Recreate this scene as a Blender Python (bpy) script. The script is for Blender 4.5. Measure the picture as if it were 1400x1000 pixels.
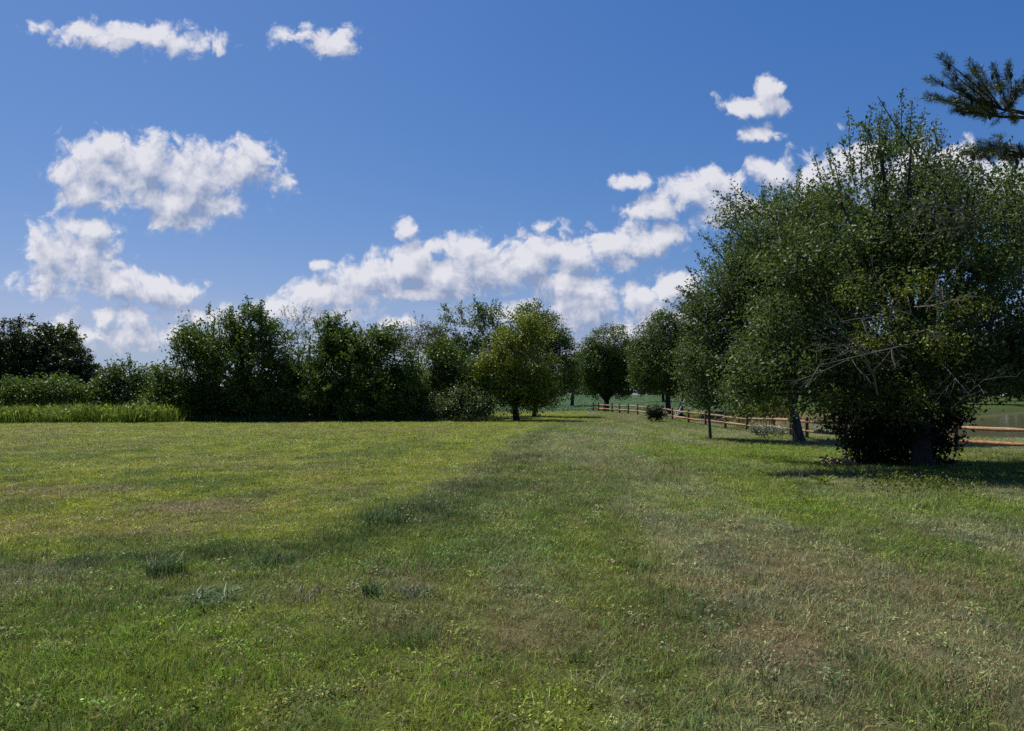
import bpy, math
import numpy as np
from mathutils import Vector
rng = np.random.default_rng(11)
S = bpy.context.scene
for o in list(bpy.data.objects): bpy.data.objects.remove(o)

# ------------------------------------------------------------------ camera, sky, sun, exposure
F, HZ, CAMH = 1005.0, 545.0, 1.65
cam_d = bpy.data.cameras.new('camera'); cam = bpy.data.objects.new('camera', cam_d)
S.collection.objects.link(cam); S.camera = cam
cam.location = (0, 0, CAMH); cam.rotation_euler = (math.radians(90), 0, 0)
cam_d.sensor_width = 36; cam_d.lens = 36*F/1400; cam_d.shift_y = 45/1400
cam_d.clip_start = 0.05; cam_d.clip_end = 20000
S.view_settings.view_transform = 'Standard'; S.view_settings.look = 'None'
S.view_settings.gamma = 1; S.view_settings.use_curve_mapping = False
S.view_settings.exposure = 0.31
S.render.engine = 'CYCLES'
S.cycles.max_bounces = 5; S.cycles.diffuse_bounces = 3; S.cycles.glossy_bounces = 2
S.cycles.transmission_bounces = 3; S.cycles.transparent_max_bounces = 4
S.cycles.use_denoising = False
S.cycles.sample_clamp_indirect = 4.0

SUN_EL, SUN_AZ = math.radians(61), math.radians(-42)   # azimuth from +Y (view direction), negative = left
sd = Vector((math.sin(SUN_AZ)*math.cos(SUN_EL), math.cos(SUN_AZ)*math.cos(SUN_EL), math.sin(SUN_EL)))
sl = bpy.data.lights.new('sun', 'SUN'); sl.energy = 4.9; sl.angle = math.radians(0.5); sl.color = (1.0, 0.94, 0.83)
so = bpy.data.objects.new('sun', sl); S.collection.objects.link(so); so.location = (0, 0, 60)
so.rotation_euler = sd.to_track_quat('Z', 'Y').to_euler()

W = bpy.data.worlds.new('World'); S.world = W; W.use_nodes = True
wt = W.node_tree; wt.nodes.clear(); WN = wt.nodes; WL = wt.links
def wn(t, **k):
    n = WN.new(t)
    for a, b in k.items(): setattr(n, a, b)
    return n
def lk(tree, a, b): tree.links.new(a, b)

# clouds: ellipses (centre x, centre y, half width, half height, strength) given as directions ahead of the viewer
CL = [(130,228,52,40,1),(190,232,70,46,1),(265,242,66,44,1),(335,225,42,30,1),(245,272,85,34,1),(115,262,38,24,1),(255,302,36,10,.8),(150,202,32,20,.9),(384,250,14,6,.3),
 (70,350,36,44,1),(125,312,34,14,1),(115,355,50,32,1),(160,388,52,22,1),(215,402,56,18,1),(175,428,80,12,.5),(275,432,38,12,.6),(130,456,90,14,.45),(210,462,110,18,.35),(90,395,50,14,.4),
 (185,50,78,15,.75),(248,60,55,14,.8),(455,60,34,18,.8),(120,42,60,12,.6),(400,50,26,8,.45),
 (395,418,44,14,.9),(440,402,44,20,1),(500,385,46,28,1),(560,368,42,26,1),(558,320,13,14,.6),(575,345,32,22,1),(600,378,84,34,1),(640,342,36,22,1),(655,368,52,30,1),(590,402,100,8,.8),
 (720,362,52,30,1),(750,338,44,24,1),(785,350,48,30,1),(826,340,30,18,1),(880,334,42,26,1),(903,325,26,18,1),(755,384,64,12,1),(845,358,34,12,.9),(742,312,12,6,.6),
 (455,430,80,9,.5),(540,440,28,10,.8),(388,428,34,15,.9),
 (715,424,44,12,.9),(800,418,66,28,1),(806,396,20,14,1),(750,436,50,14,.7),(872,408,34,18,.9),(922,398,40,26,1),(905,432,66,28,1),(840,458,90,18,.6),(780,400,26,14,.9),
 (900,285,42,14,1),(950,264,48,22,1),(985,254,40,20,1),(1000,286,66,26,1),(1060,238,34,22,1),(1105,246,44,32,1),(1180,232,60,40,1),(1240,240,100,42,1),(1310,225,34,28,1),(1380,250,80,34,1),
 (1018,146,34,13,.9),(1050,126,18,20,.9),(1058,144,22,11,.9),(1040,181,22,9,.8),(857,249,28,8,.7),(437,362,16,4,.6)]
ng = bpy.data.node_groups.new('cloud_field', 'ShaderNodeTree')
ng.interface.new_socket('P', in_out='INPUT', socket_type='NodeSocketVector')
ng.interface.new_socket('D', in_out='OUTPUT', socket_type='NodeSocketFloat')
gi = ng.nodes.new('NodeGroupInput'); go = ng.nodes.new('NodeGroupOutput')
cur = None
for (px, py, rx, ry, st) in CL:
    s = ng.nodes.new('ShaderNodeVectorMath'); s.operation = 'MULTIPLY_ADD'
    rx = rx*1.04+3; ry = ry*1.04+3
    s.inputs[1].default_value = (F/rx, F/ry, 0)
    s.inputs[2].default_value = (-(px-700)/rx, (py-HZ)/ry, 0)
    lk(ng, gi.outputs[0], s.inputs[0])
    l = ng.nodes.new('ShaderNodeVectorMath'); l.operation = 'LENGTH'; lk(ng, s.outputs[0], l.inputs[0])
    m = ng.nodes.new('ShaderNodeMath'); m.operation = 'MULTIPLY_ADD'; m.inputs[1].default_value = -st; m.inputs[2].default_value = st
    lk(ng, l.outputs['Value'], m.inputs[0])
    if cur is None: cur = m.outputs[0]
    else:
        x = ng.nodes.new('ShaderNodeMath'); x.operation = 'SMOOTH_MAX'; x.inputs[2].default_value = .22
        lk(ng, cur, x.inputs[0]); lk(ng, m.outputs[0], x.inputs[1]); cur = x.outputs[0]
c = ng.nodes.new('ShaderNodeMath'); c.operation = 'MAXIMUM'; c.inputs[1].default_value = -.8; lk(ng, cur, c.inputs[0])
nz = ng.nodes.new('ShaderNodeTexNoise'); nz.noise_dimensions = '2D'
nz.inputs['Scale'].default_value = 30; nz.inputs['Detail'].default_value = 8; nz.inputs['Roughness'].default_value = .62; nz.inputs['Distortion'].default_value = .35
lk(ng, gi.outputs[0], nz.inputs['Vector'])
a = ng.nodes.new('ShaderNodeMath'); a.operation = 'MULTIPLY_ADD'; a.inputs[1].default_value = 1.7; a.inputs[2].default_value = -.80
lk(ng, nz.outputs[0], a.inputs[0])
vo = ng.nodes.new('ShaderNodeTexVoronoi'); vo.voronoi_dimensions = '2D'; vo.inputs['Scale'].default_value = 30; vo.inputs['Detail'].default_value = 3; vo.inputs['Roughness'].default_value = .55; vo.normalize = True
wv = ng.nodes.new('ShaderNodeVectorMath'); wv.operation = 'MULTIPLY_ADD'; wv.inputs[1].default_value = (.022, .022, 0); lk(ng, nz.outputs['Color'], wv.inputs[0]); lk(ng, gi.outputs[0], wv.inputs[2]); lk(ng, wv.outputs[0], vo.inputs['Vector'])
va = ng.nodes.new('ShaderNodeMath'); va.operation = 'MULTIPLY_ADD'; va.inputs[1].default_value = -1.5; va.inputs[2].default_value = .52; lk(ng, vo.outputs['Distance'], va.inputs[0])
ab = ng.nodes.new('ShaderNodeMath'); ab.operation = 'ADD'; lk(ng, a.outputs[0], ab.inputs[0]); lk(ng, va.outputs[0], ab.inputs[1])
b = ng.nodes.new('ShaderNodeMath'); b.operation = 'ADD'; lk(ng, ab.outputs[0], b.inputs[0]); lk(ng, c.outputs[0], b.inputs[1])
lk(ng, b.outputs[0], go.inputs[0])

tc = wn('ShaderNodeTexCoord')
sp = wn('ShaderNodeSeparateXYZ'); lk(wt, tc.outputs['Generated'], sp.inputs[0])
ym = wn('ShaderNodeMath', operation='MAXIMUM'); lk(wt, sp.outputs['Y'], ym.inputs[0]); ym.inputs[1].default_value = .02
du = wn('ShaderNodeMath', operation='DIVIDE'); lk(wt, sp.outputs['X'], du.inputs[0]); lk(wt, ym.outputs[0], du.inputs[1])
dv = wn('ShaderNodeMath', operation='DIVIDE'); lk(wt, sp.outputs['Z'], dv.inputs[0]); lk(wt, ym.outputs[0], dv.inputs[1])
cb = wn('ShaderNodeCombineXYZ'); lk(wt, du.outputs[0], cb.inputs[0]); lk(wt, dv.outputs[0], cb.inputs[1])
def field(off):
    v = wn('ShaderNodeVectorMath', operation='ADD'); v.inputs[1].default_value = (off[0]/F, off[1]/F, 0); lk(wt, cb.outputs[0], v.inputs[0])
    g = wn('ShaderNodeGroup'); g.node_tree = ng; lk(wt, v.outputs[0], g.inputs[0]); return g.outputs[0]
d0, d1 = field((0, 0)), field((-9, 22))
al = wn('ShaderNodeMapRange', interpolation_type='SMOOTHSTEP'); al.inputs['From Min'].default_value = -.08; al.inputs['From Max'].default_value = .56; lk(wt, d0, al.inputs['Value'])
df = wn('ShaderNodeMath', operation='SUBTRACT'); lk(wt, d0, df.inputs[0]); lk(wt, d1, df.inputs[1])
sh = wn('ShaderNodeMapRange'); sh.inputs['From Min'].default_value = -.68; sh.inputs['From Max'].default_value = .50; 
tk = wn('ShaderNodeMapRange'); tk.inputs['From Min'].default_value = .35; tk.inputs['From Max'].default_value = 1.3; tk.inputs['To Max'].default_value = .30; lk(wt, d0, tk.inputs['Value'])
dg = wn('ShaderNodeMath', operation='SUBTRACT'); lk(wt, df.outputs[0], dg.inputs[0]); lk(wt, tk.outputs[0], dg.inputs[1]); lk(wt, dg.outputs[0], sh.inputs['Value'])
cc = wn('ShaderNodeMix', data_type='RGBA'); lk(wt, sh.outputs[0], cc.inputs['Factor'])
cc.inputs['A'].default_value = (3.3, 4.1, 6.2, 1); cc.inputs['B'].default_value = (9.7, 9.6, 10.2, 1)  # sunlit tops and self-shadowed bases of the clouds are put into the colour
sky = wn('ShaderNodeTexSky', sky_type='NISHITA', sun_disc=False); sky.sun_elevation = SUN_EL; sky.sun_rotation = SUN_AZ
sky.air_density = 1.0; sky.dust_density = .6; sky.ozone_density = 2.6
# faint streaky haze low over the horizon
hv = wn('ShaderNodeVectorMath', operation='MULTIPLY'); hv.inputs[1].default_value = (5, 42, 1); lk(wt, cb.outputs[0], hv.inputs[0])
hn = wn('ShaderNodeTexNoise', noise_dimensions='2D'); hn.inputs['Scale'].default_value = 1; hn.inputs['Detail'].default_value = 4; lk(wt, hv.outputs[0], hn.inputs['Vector'])
h1 = wn('ShaderNodeMapRange'); h1.inputs['From Min'].default_value = .46; h1.inputs['From Max'].default_value = .8; lk(wt, hn.outputs[0], h1.inputs['Value'])
h2 = wn('ShaderNodeMapRange'); h2.inputs['From Min'].default_value = .17; h2.inputs['From Max'].default_value = .03; lk(wt, dv.outputs[0], h2.inputs['Value'])
h3 = wn('ShaderNodeMath', operation='MULTIPLY'); lk(wt, h1.outputs[0], h3.inputs[0]); lk(wt, h2.outputs[0], h3.inputs[1])
sr = wn('ShaderNodeSeparateColor'); lk(wt, sky.outputs[0], sr.inputs[0]); cr = wn('ShaderNodeCombineColor'); KS = .085*.92
for q_, (a_, p_) in enumerate(((1.45, 1.58), (.835, 1.03), (.893, .665))):      # deeper, clearer blue than the stock atmosphere
    m0 = wn('ShaderNodeMath', operation='MULTIPLY'); m0.inputs[1].default_value = KS; lk(wt, sr.outputs[q_], m0.inputs[0])
    m1 = wn('ShaderNodeMath', operation='POWER'); m1.inputs[1].default_value = p_; lk(wt, m0.outputs[0], m1.inputs[0])
    m2 = wn('ShaderNodeMath', operation='MULTIPLY'); m2.inputs[1].default_value = a_/KS; lk(wt, m1.outputs[0], m2.inputs[0]); m3 = wn('ShaderNodeMath', operation='MINIMUM'); m3.inputs[1].default_value = (4.4, 5.6, 8.4)[q_]; lk(wt, m2.outputs[0], m3.inputs[0]); lk(wt, m3.outputs[0], cr.inputs[q_])
hm = wn('ShaderNodeMix', data_type='RGBA'); lk(wt, h3.outputs[0], hm.inputs['Factor']); lk(wt, cr.outputs[0], hm.inputs['A']); hm.inputs['B'].default_value = (5.2, 5.8, 7.2, 1)
fr = wn('ShaderNodeMath', operation='GREATER_THAN'); lk(wt, sp.outputs['Y'], fr.inputs[0]); fr.inputs[1].default_value = .05
af = wn('ShaderNodeMath', operation='MULTIPLY'); lk(wt, al.outputs[0], af.inputs[0]); lk(wt, fr.outputs[0], af.inputs[1])
ag = wn('ShaderNodeMath', operation='MULTIPLY'); lk(wt, af.outputs[0], ag.inputs[0]); ag.inputs[1].default_value = .93
mx = wn('ShaderNodeMix', data_type='RGBA'); lk(wt, ag.outputs[0], mx.inputs['Factor']); lk(wt, hm.outputs['Result'], mx.inputs['A']); lk(wt, cc.outputs['Result'], mx.inputs['B'])
bg = wn('ShaderNodeBackground'); bg.inputs['Strength'].default_value = 0.0665; lk(wt, mx.outputs['Result'], bg.inputs['Color'])
wo = wn('ShaderNodeOutputWorld'); lk(wt, bg.outputs[0], wo.inputs['Surface'])
W.cycles.sampling_method = 'MANUAL'; W.cycles.sample_map_resolution = 512

# ------------------------------------------------------------------ helpers
def sstep(x, a, b):
    t = np.clip((x-a)/(b-a), 0, 1); return t*t*(3-2*t)
def hsh(ix, iy, seed):
    h = (ix.astype(np.int64)*374761393 + iy.astype(np.int64)*668265263 + seed*1274126177) & 0xffffffff
    h = ((h ^ (h >> 13))*1274126177) & 0xffffffff
    return ((h ^ (h >> 16)) & 0xffffff)/float(0xffffff)
def vnoise(x, y, seed=0):
    ix, iy = np.floor(x), np.floor(y); fx, fy = x-ix, y-iy
    fx = fx*fx*(3-2*fx); fy = fy*fy*(3-2*fy)
    a = hsh(ix, iy, seed); b = hsh(ix+1, iy, seed); c = hsh(ix, iy+1, seed); d = hsh(ix+1, iy+1, seed)
    return (a*(1-fx)+b*fx)*(1-fy)+(c*(1-fx)+d*fx)*fy
def fbm(x, y, seed=0, o=4):
    s = 0; a = .5; n = 0
    for i in range(o):
        s = s+a*vnoise(x*2**i+17*i, y*2**i-9*i, seed+i); n += a; a *= .5
    return s/n
def at(px, py, Y):
    return np.array(((px-700)/F*Y, Y, CAMH-(py-HZ)/F*Y))
def gpt(px, py, z=0.):
    Y = (CAMH-z)*F/(py-HZ); return ((px-700)/F*Y, Y)

def mesh_np(name, V, faces, mats, parent=None, attrs=None, smooth=False):
    """faces: list of int arrays (n,k); one mesh object"""
    me = bpy.data.meshes.new(name)
    V = np.asarray(V, dtype=np.float32)
    me.vertices.add(len(V)); me.vertices.foreach_set('co', V.ravel())
    faces = [np.asarray(f, dtype=np.int32) for f in faces if len(f)]
    tot = sum(f.size for f in faces); npol = sum(len(f) for f in faces)
    me.loops.add(tot); me.polygons.add(npol)
    me.loops.foreach_set('vertex_index', np.concatenate([f.ravel() for f in faces]))
    sizes = np.concatenate([np.full(len(f), f.shape[1], dtype=np.int32) for f in faces])
    st = np.zeros(npol, dtype=np.int32); st[1:] = np.cumsum(sizes)[:-1]
    me.polygons.foreach_set('loop_start', st); me.polygons.foreach_set('loop_total', sizes)
    if smooth: me.polygons.foreach_set('use_smooth', np.ones(npol, dtype=bool))
    for k, a in (attrs or {}).items():
        a = np.asarray(a, dtype=np.float32)
        if a.ndim == 1:
            at_ = me.attributes.new(k, 'FLOAT', 'POINT'); at_.data.foreach_set('value', a)
        else:
            at_ = me.attributes.new(k, 'FLOAT_VECTOR', 'POINT'); at_.data.foreach_set('vector', a.ravel())
    me.update(calc_edges=True)
    for m in (mats if isinstance(mats, (list, tuple)) else [mats]): me.materials.append(m)
    o = bpy.data.objects.new(name, me); S.collection.objects.link(o)
    if parent is not None: o.parent = parent
    return o
def thing(name, label, cat, loc, group=None):
    o = bpy.data.objects.new(name, None); S.collection.objects.link(o)
    o.location = loc; o.empty_display_size = .3
    o['label'] = label; o['category'] = cat
    if group: o['group'] = group
    return o
def tag(o, label=None, cat=None, group=None, kind=None):
    for k, v in (('label', label), ('category', cat), ('group', group), ('kind', kind)):
        if v: o[k] = v
    return o

# tubes (limbs, rails, stems)
class Tubes:
    def __init__(s): s.V = []; s.Q = []; s.n = 0
    def add(s, P, R, k=6, wob=0.):
        P = np.asarray(P, float); R = np.asarray(R, float)
        T = np.gradient(P, axis=0); T /= np.linalg.norm(T, axis=1)[:, None]+1e-9
        ref = np.array((0, 0, 1.)) if abs(T[0][2]) < .8 else np.array((0, 1., 0))
        A = np.cross(T, ref); A /= np.linalg.norm(A, axis=1)[:, None]+1e-9
        B = np.cross(T, A)
        th = np.arange(k)*2*math.pi/k
        rr = R[:, None]*(1+wob*(rng.random((len(P), k))-.5))
        V = P[:, None]+rr[..., None]*(np.cos(th)[None, :, None]*A[:, None]+np.sin(th)[None, :, None]*B[:, None])
        i = np.arange(len(P)-1)[:, None]; j = np.arange(k)[None]
        a = i*k+j; b = i*k+(j+1) % k
        s.Q.append((np.stack([a, b, b+k, a+k], -1).reshape(-1, 4))+s.n)
        s.V.append(V.reshape(-1, 3)); s.n += V.shape[0]*k
        # end cap
        s.V.append(P[-1:]+T[-1:]*R[-1]*.3); e = s.n; s.n += 1
        base = e-k
        s.Q.append(np.array([[base+q, base+(q+1) % k, e, e] for q in range(k)]))
    def build(s, name, mat, parent=None, off=(0, 0, 0), smooth=True):
        V = np.concatenate(s.V)-np.asarray(off); Q = np.concatenate(s.Q)
        tri = Q[:, 2] == Q[:, 3]
        return mesh_np(name, V, [Q[~tri], Q[tri][:, :3]], mat, parent, smooth=smooth)
def curve(p0, p1, n=7, bend=.1, sag=0.):
    p0, p1 = np.asarray(p0, float), np.asarray(p1, float)
    L = np.linalg.norm(p1-p0); m = (p0+p1)/2+rng.normal(0, bend*L, 3)+np.array((0, 0, sag*L))
    t = np.linspace(0, 1, n)[:, None]
    return (1-t)**2*p0+2*t*(1-t)*m+t*t*p1

# ------------------------------------------------------------------ materials
def newmat(name):
    m = bpy.data.materials.new(name); m.use_nodes = True; m.node_tree.nodes.clear(); return m, m.node_tree
def N(t, typ, ins=None, **k):
    n = t.nodes.new(typ)
    for a, b in k.items(): setattr(n, a, b)
    for a, b in (ins or {}).items(): n.inputs[a].default_value = b
    return n
def foliage_mat(name, dark, mid, light, trans=.36, rough=.46, spec=.3, shift=0.):
    """leaf colours vary per leaf ('lr') and per cluster ('cl')"""
    m, t = newmat(name)
    a = N(t, 'ShaderNodeAttribute', attribute_name='lr'); b = N(t, 'ShaderNodeAttribute', attribute_name='cl')
    ad = N(t, 'ShaderNodeMath', {1: .45}, operation='MULTIPLY'); lk(t, a.outputs['Fac'], ad.inputs[0])
    ae = N(t, 'ShaderNodeMath', {1: .55}, operation='MULTIPLY_ADD'); lk(t, b.outputs['Fac'], ae.inputs[0]); lk(t, ad.outputs[0], ae.inputs[2])
    r = N(t, 'ShaderNodeValToRGB'); e = r.color_ramp.elements
    e[0].position = .12; e[0].color = (*dark, 1); e[1].position = .92; e[1].color = (*light, 1)
    q = e.new(.52); q.color = (*mid, 1)
    lk(t, ae.outputs[0], r.inputs[0])
    p = N(t, 'ShaderNodeBsdfPrincipled', {'Roughness': rough, 'Specular IOR Level': spec}); lk(t, r.outputs[0], p.inputs['Base Color'])
    g = N(t, 'ShaderNodeMix', {'Factor': .5, 'B': (.10, .15, .012, 1)}, data_type='RGBA'); lk(t, r.outputs[0], g.inputs['A'])
    tr = N(t, 'ShaderNodeBsdfTranslucent'); lk(t, g.outputs['Result'], tr.inputs[0])
    x = N(t, 'ShaderNodeMixShader', {0: trans}); lk(t, p.outputs[0], x.inputs[1]); lk(t, tr.outputs[0], x.inputs[2])
    o = N(t, 'ShaderNodeOutputMaterial'); lk(t, x.outputs[0], o.inputs[0])
    return m
def noisy_mat(name, cols, scale=6., rough=.85, bump=.4, bscale=None, stretch=(1, 1, 1), detail=5, spec=.3):
    m, t = newmat(name)
    tcn = N(t, 'ShaderNodeTexCoord'); mp = N(t, 'ShaderNodeMapping'); mp.inputs['Scale'].default_value = stretch
    lk(t, tcn.outputs['Object'], mp.inputs[0])
    n = N(t, 'ShaderNodeTexNoise', {'Scale': scale, 'Detail': detail, 'Roughness': .6}); lk(t, mp.outputs[0], n.inputs['Vector'])
    r = N(t, 'ShaderNodeValToRGB'); e = r.color_ramp.elements
    e[0].position = .3; e[0].color = (*cols[0], 1); e[1].position = .7; e[1].color = (*cols[-1], 1)
    if len(cols) == 3: q = e.new(.5); q.color = (*cols[1], 1)
    lk(t, n.outputs[0], r.inputs[0])
    p = N(t, 'ShaderNodeBsdfPrincipled', {'Roughness': rough, 'Specular IOR Level': spec}); lk(t, r.outputs[0], p.inputs['Base Color'])
    n2 = N(t, 'ShaderNodeTexNoise', {'Scale': bscale or scale*4, 'Detail': 4}); lk(t, mp.outputs[0], n2.inputs['Vector'])
    b = N(t, 'ShaderNodeBump', {'Strength': bump, 'Distance': .03}); lk(t, n2.outputs[0], b.inputs['Height']); lk(t, b.outputs[0], p.inputs['Normal'])
    o = N(t, 'ShaderNodeOutputMaterial'); lk(t, p.outputs[0], o.inputs[0])
    return m
BARK = noisy_mat('bark_grey', [(.035, .03, .026), (.08, .07, .06), (.14, .125, .11)], 9, .9, .9, stretch=(1, 1, .25))
BARKD = noisy_mat('bark_dark', [(.025, .02, .016), (.06, .05, .04)], 9, .9, .9, stretch=(1, 1, .25))
DEAD = noisy_mat('dead_wood', [(.09, .08, .07), (.20, .18, .155)], 14, .85, .5)
BIRCH = noisy_mat('pale_bark', [(.3, .3, .29), (.55, .55, .52)], 6, .8, .3)
WOOD = noisy_mat('cedar_wood', [(.19, .10, .055), (.38, .22, .12), (.52, .35, .22)], 5, .8, .5, stretch=(6, .6, 6))
WOOD2 = noisy_mat('cedar_wood_weathered', [(.11, .085, .07), (.27, .19, .13), (.42, .31, .22)], 4, .85, .7, stretch=(6, .6, 6))
WOOD3 = noisy_mat('cedar_wood_red', [(.14, .06, .035), (.32, .15, .08), (.46, .27, .16)], 4, .8, .6, stretch=(6, .6, 6))
WOODP = noisy_mat('cedar_post', [(.055, .032, .022), (.13, .07, .042), (.24, .15, .09)], 7, .85, .6, stretch=(5, 5, .7))

# ------------------------------------------------------------------ terrain
BY = np.array([2, 6.6, 7.2, 7.7, 8.7, 11.4, 15.8, 22, 30, 41, 55, 66, 90, 400.])
BX = np.array([-60, -9, -5.4, -3.8, -2.75, -1.75, -.85, -.4, .2, 1.6, 4.0, 6.6, 9, 40.])
POND = np.array([(15.4, 57), (17.2, 50.5), (18.6, 46.5), (20.2, 41.5), (22.2, 36.8), (30, 33), (60, 38), (100, 70), (125, 118), (112, 150), (90, 128), (62, 96), (44, 80), (33, 71), (28, 68), (24, 72), (21, 84), (17, 82), (15, 68)])
WATER_Z = -0.52
def poly_sd(x, y, P):
    """signed distance to polygon, negative inside"""
    d = np.full(x.shape, 1e9); ins = np.zeros(x.shape, bool)
    n = len(P)
    for i in range(n):
        ax, ay = P[i]; bx, by = P[(i+1) % n]
        ex, ey = bx-ax, by-ay; wx, wy = x-ax, y-ay
        t = np.clip((wx*ex+wy*ey)/(ex*ex+ey*ey), 0, 1)
        d = np.minimum(d, (wx-ex*t)**2+(wy-ey*t)**2)
        c = (ay > y) != (by > y)
        with np.errstate(divide='ignore', invalid='ignore'):
            xi = (bx-ax)*(y-ay)/(by-ay+1e-12)+ax
        ins ^= c & (x < xi)
    d = np.sqrt(d); return np.where(ins, -d, d)
def terrain(x, y, fine=True):
    x = np.asarray(x, float); y = np.asarray(y, float)
    dip = np.interp(y, [8, 15, 25, 35, 46, 56, 70, 95, 130], [0, -.1, -.22, -.28, -.42, -.22, .1, .12, .1])
    z = dip*sstep(x, 3, 12)
    z = z+2.5*sstep(y, 92, 270)
    z = z+.10*(fbm(x*.12, y*.12, 5, 3)-.5)*sstep(np.hypot(x, y), 2, 12)
    if fine: z = z+.035*(fbm(x*1.3, y*1.3, 9, 3)-.5)*(1-sstep(y, 30, 80))
    z = z+.10*np.exp(-((x-np.interp(y, BY, BX)-.25)/.8)**2)*sstep(y, 5, 9)*(1-sstep(y, 20, 45))*.6
    sd_ = poly_sd(x, y, POND)
    k = 1-sstep(sd_, -2.4, 1.6)
    z = z*(1-k)+(-1.7)*k
    return z
def tz(x, y): return float(terrain(np.array([x]), np.array([y]))[0])

# colour patches of the turf: (px, py, radius x m, radius y m, kind, strength)
def patch(x, y, px, py, rx, ry):
    gx, gy = gpt(px, py); return np.exp(-(((x-gx)/rx)**2+((y-gy)/ry)**2)**1.5)
def turf(x, y):
    """returns linear rgb, dryness 0..1, relative height"""
    x = np.asarray(x, float); y = np.asarray(y, float)
    n1 = fbm(x*.22+3, y*.16, 21, 4); n2 = fbm(x*1.1, y*.8, 31, 4); n3 = fbm(x*4, y*3, 41, 3)
    wig = (fbm(x*.8, y*.5, 61, 3)-.5)*1.0+(fbm(x*3, y*3, 62, 3)-.5)*.5
    L = 1-sstep(x-np.interp(y, BY, BX)+wig*.7, -.18, .25)           # mown field on the left
    path = np.array((.158, .200, .026)); blue = np.array((.108, .168, .028)); yel = np.array((.205, .238, .017))
    grn = np.array((.115, .175, .014)); tan = np.array((.21, .175, .085)); brt = np.array((.135, .205, .016)); soil = np.array((.18, .13, .075))
    a = sstep(n1*.6+n2*.4, .40, .62)[:, None]
    base = path*(1-a)+blue*a
    left = yel*(1-sstep(n2, .42, .62)[:, None])+grn*sstep(n2, .42, .62)[:, None]
    far = sstep(y, 18, 34)[:, None]
    left = left*(1-far*.45)+yel*far*.45
    c = base*(1-L[:, None])+left*L[:, None]
    # light yellow rim just left of the boundary
    rim = np.exp(-((x-np.interp(y, BY, BX)+.55)/.5)**2)*sstep(y, 8, 12)*(1-sstep(y, 34, 60))
    c = c*(1-.7*rim[:, None])+np.array((.215, .255, .035))*.7*rim[:, None]
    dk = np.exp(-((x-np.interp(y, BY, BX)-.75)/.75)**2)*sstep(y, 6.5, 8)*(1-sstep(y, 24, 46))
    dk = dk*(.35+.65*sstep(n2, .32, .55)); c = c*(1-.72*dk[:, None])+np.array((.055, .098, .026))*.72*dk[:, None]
    stk = (sstep(fbm(x*.9+2, y*.13, 151, 4), .43, .62)*(1-L)*.68*(1-np.clip(dk, 0, 1)))[:, None]; c = c*(1-stk)+np.array((.23, .235, .12))*stk
    mot = sstep(fbm(x*2.3, y*1.5, 91, 4), .48, .62)[:, None]*.55; c = c*(1-mot)+c*np.array((.52, .66, .9))*mot
    # bright lush areas
    b = (patch(x, y, 1060, 622, 4, 6)+patch(x, y, 1150, 690, 3.2, 1.5)+patch(x, y, 140, 900, 1.3, 1.2)*.9+patch(x, y, 480, 935, 1.4, .5)*.9+patch(x, y, 760, 735, 1, 2)*.5+patch(x, y, 1080, 612, 6, 5)*.7)
    b = np.clip(b*(.2+n2)*.95, 0, 1)[:, None]
    c = c*(1-b)+brt*b
    # dry patches
    d = (patch(x, y, 640, 850, 1.1, .7)*.95+patch(x, y, 820, 880, .9, .5)*.6+patch(x, y, 900, 735, 1.0, 1.7)*.5+patch(x, y, 1080, 870, 1.1, .6)*.4
        +patch(x, y, 1270, 880, 1.2, .6)*.4+patch(x, y, 1250, 780, 2.0, 1.0)*.4+patch(x, y, 110, 715, 2.4, 1.0)*1.7+patch(x, y, 290, 690, 1.5, .9)*1.3+patch(x, y, 70, 672, 1.6, 1.2)*1.6
        +patch(x, y, 540, 800, .9, .7)*.8+patch(x, y, 430, 668, 1.2, 1.)*.6+patch(x, y, 860, 800, 1.2, 1.1)*.5+patch(x, y, 700, 940, 1.6, .4)*.6
        +patch(x, y, 560, 655, 2.2, 2)*.4+patch(x, y, 700, 625, 2, 4)*.35+patch(x, y, 850, 572, 2.4, 7)*.9+patch(x, y, 805, 583, 3, 3)*.45+patch(x, y, 970, 606, 1.5, 1.5)*.9+patch(x, y, 330, 590, 14, 5)*.35)
    dn = sstep(n1, .50, .70)*.45+sstep(n2, .55, .72)*.35
    dry = np.clip(d*(.0+1.25*n2)*.62+dn*.5*(1-b[:, 0])+.10, 0, 1)
    dry = np.clip(dry*(.35+1.3*n3), 0, 1)
    green = c*(.9+.5*n3[:, None])
    c = c*(1-dry[:, None])+(tan*(1-.4*sstep(n3, .4, .6)[:, None])+soil*.4*sstep(n3, .4, .6)[:, None])*dry[:, None]
    c = c*(.78+.44*n3[:, None])
    h = (.75+.6*n2)*(1-.35*dry)*(1-.15*L)*(1+.4*dk)
    # far ground
    sd_ = poly_sd(x, y, POND)
    bean = sstep(y, 92, 97)*(1-sstep(x, 26, 34))
    bc = np.array((.06, .12, .045))*(.8+.5*fbm(x*.1, y*.05, 77, 3))[:, None]
    c = c*(1-bean[:, None])+bc*bean[:, None]
    strip = (np.exp(-((y-107.5)/4.5)**4)*(1-sstep(x, 8, 14)))[:, None]
    c = c*(1-strip)+np.array((.09, .15, .02))*strip
    vg = np.clip(sstep(y, 74, 82)*sstep(x, 24, 30)+sstep(x, 34, 42), 0, 1)
    c = c*(1-vg[:, None])+np.array((.085, .13, .022))*vg[:, None]
    bank = np.exp(-((sd_-2.0)/2.4)**2)*sstep(y, 66, 74)*sstep(x, 22, 26)*(1-sstep(x, 34, 42))*(sd_ > -1)
    c = c*(1-bank[:, None])+np.array((.30, .20, .11))*bank[:, None]
    mud = (1-sstep(sd_, -.6, .7))
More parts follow.
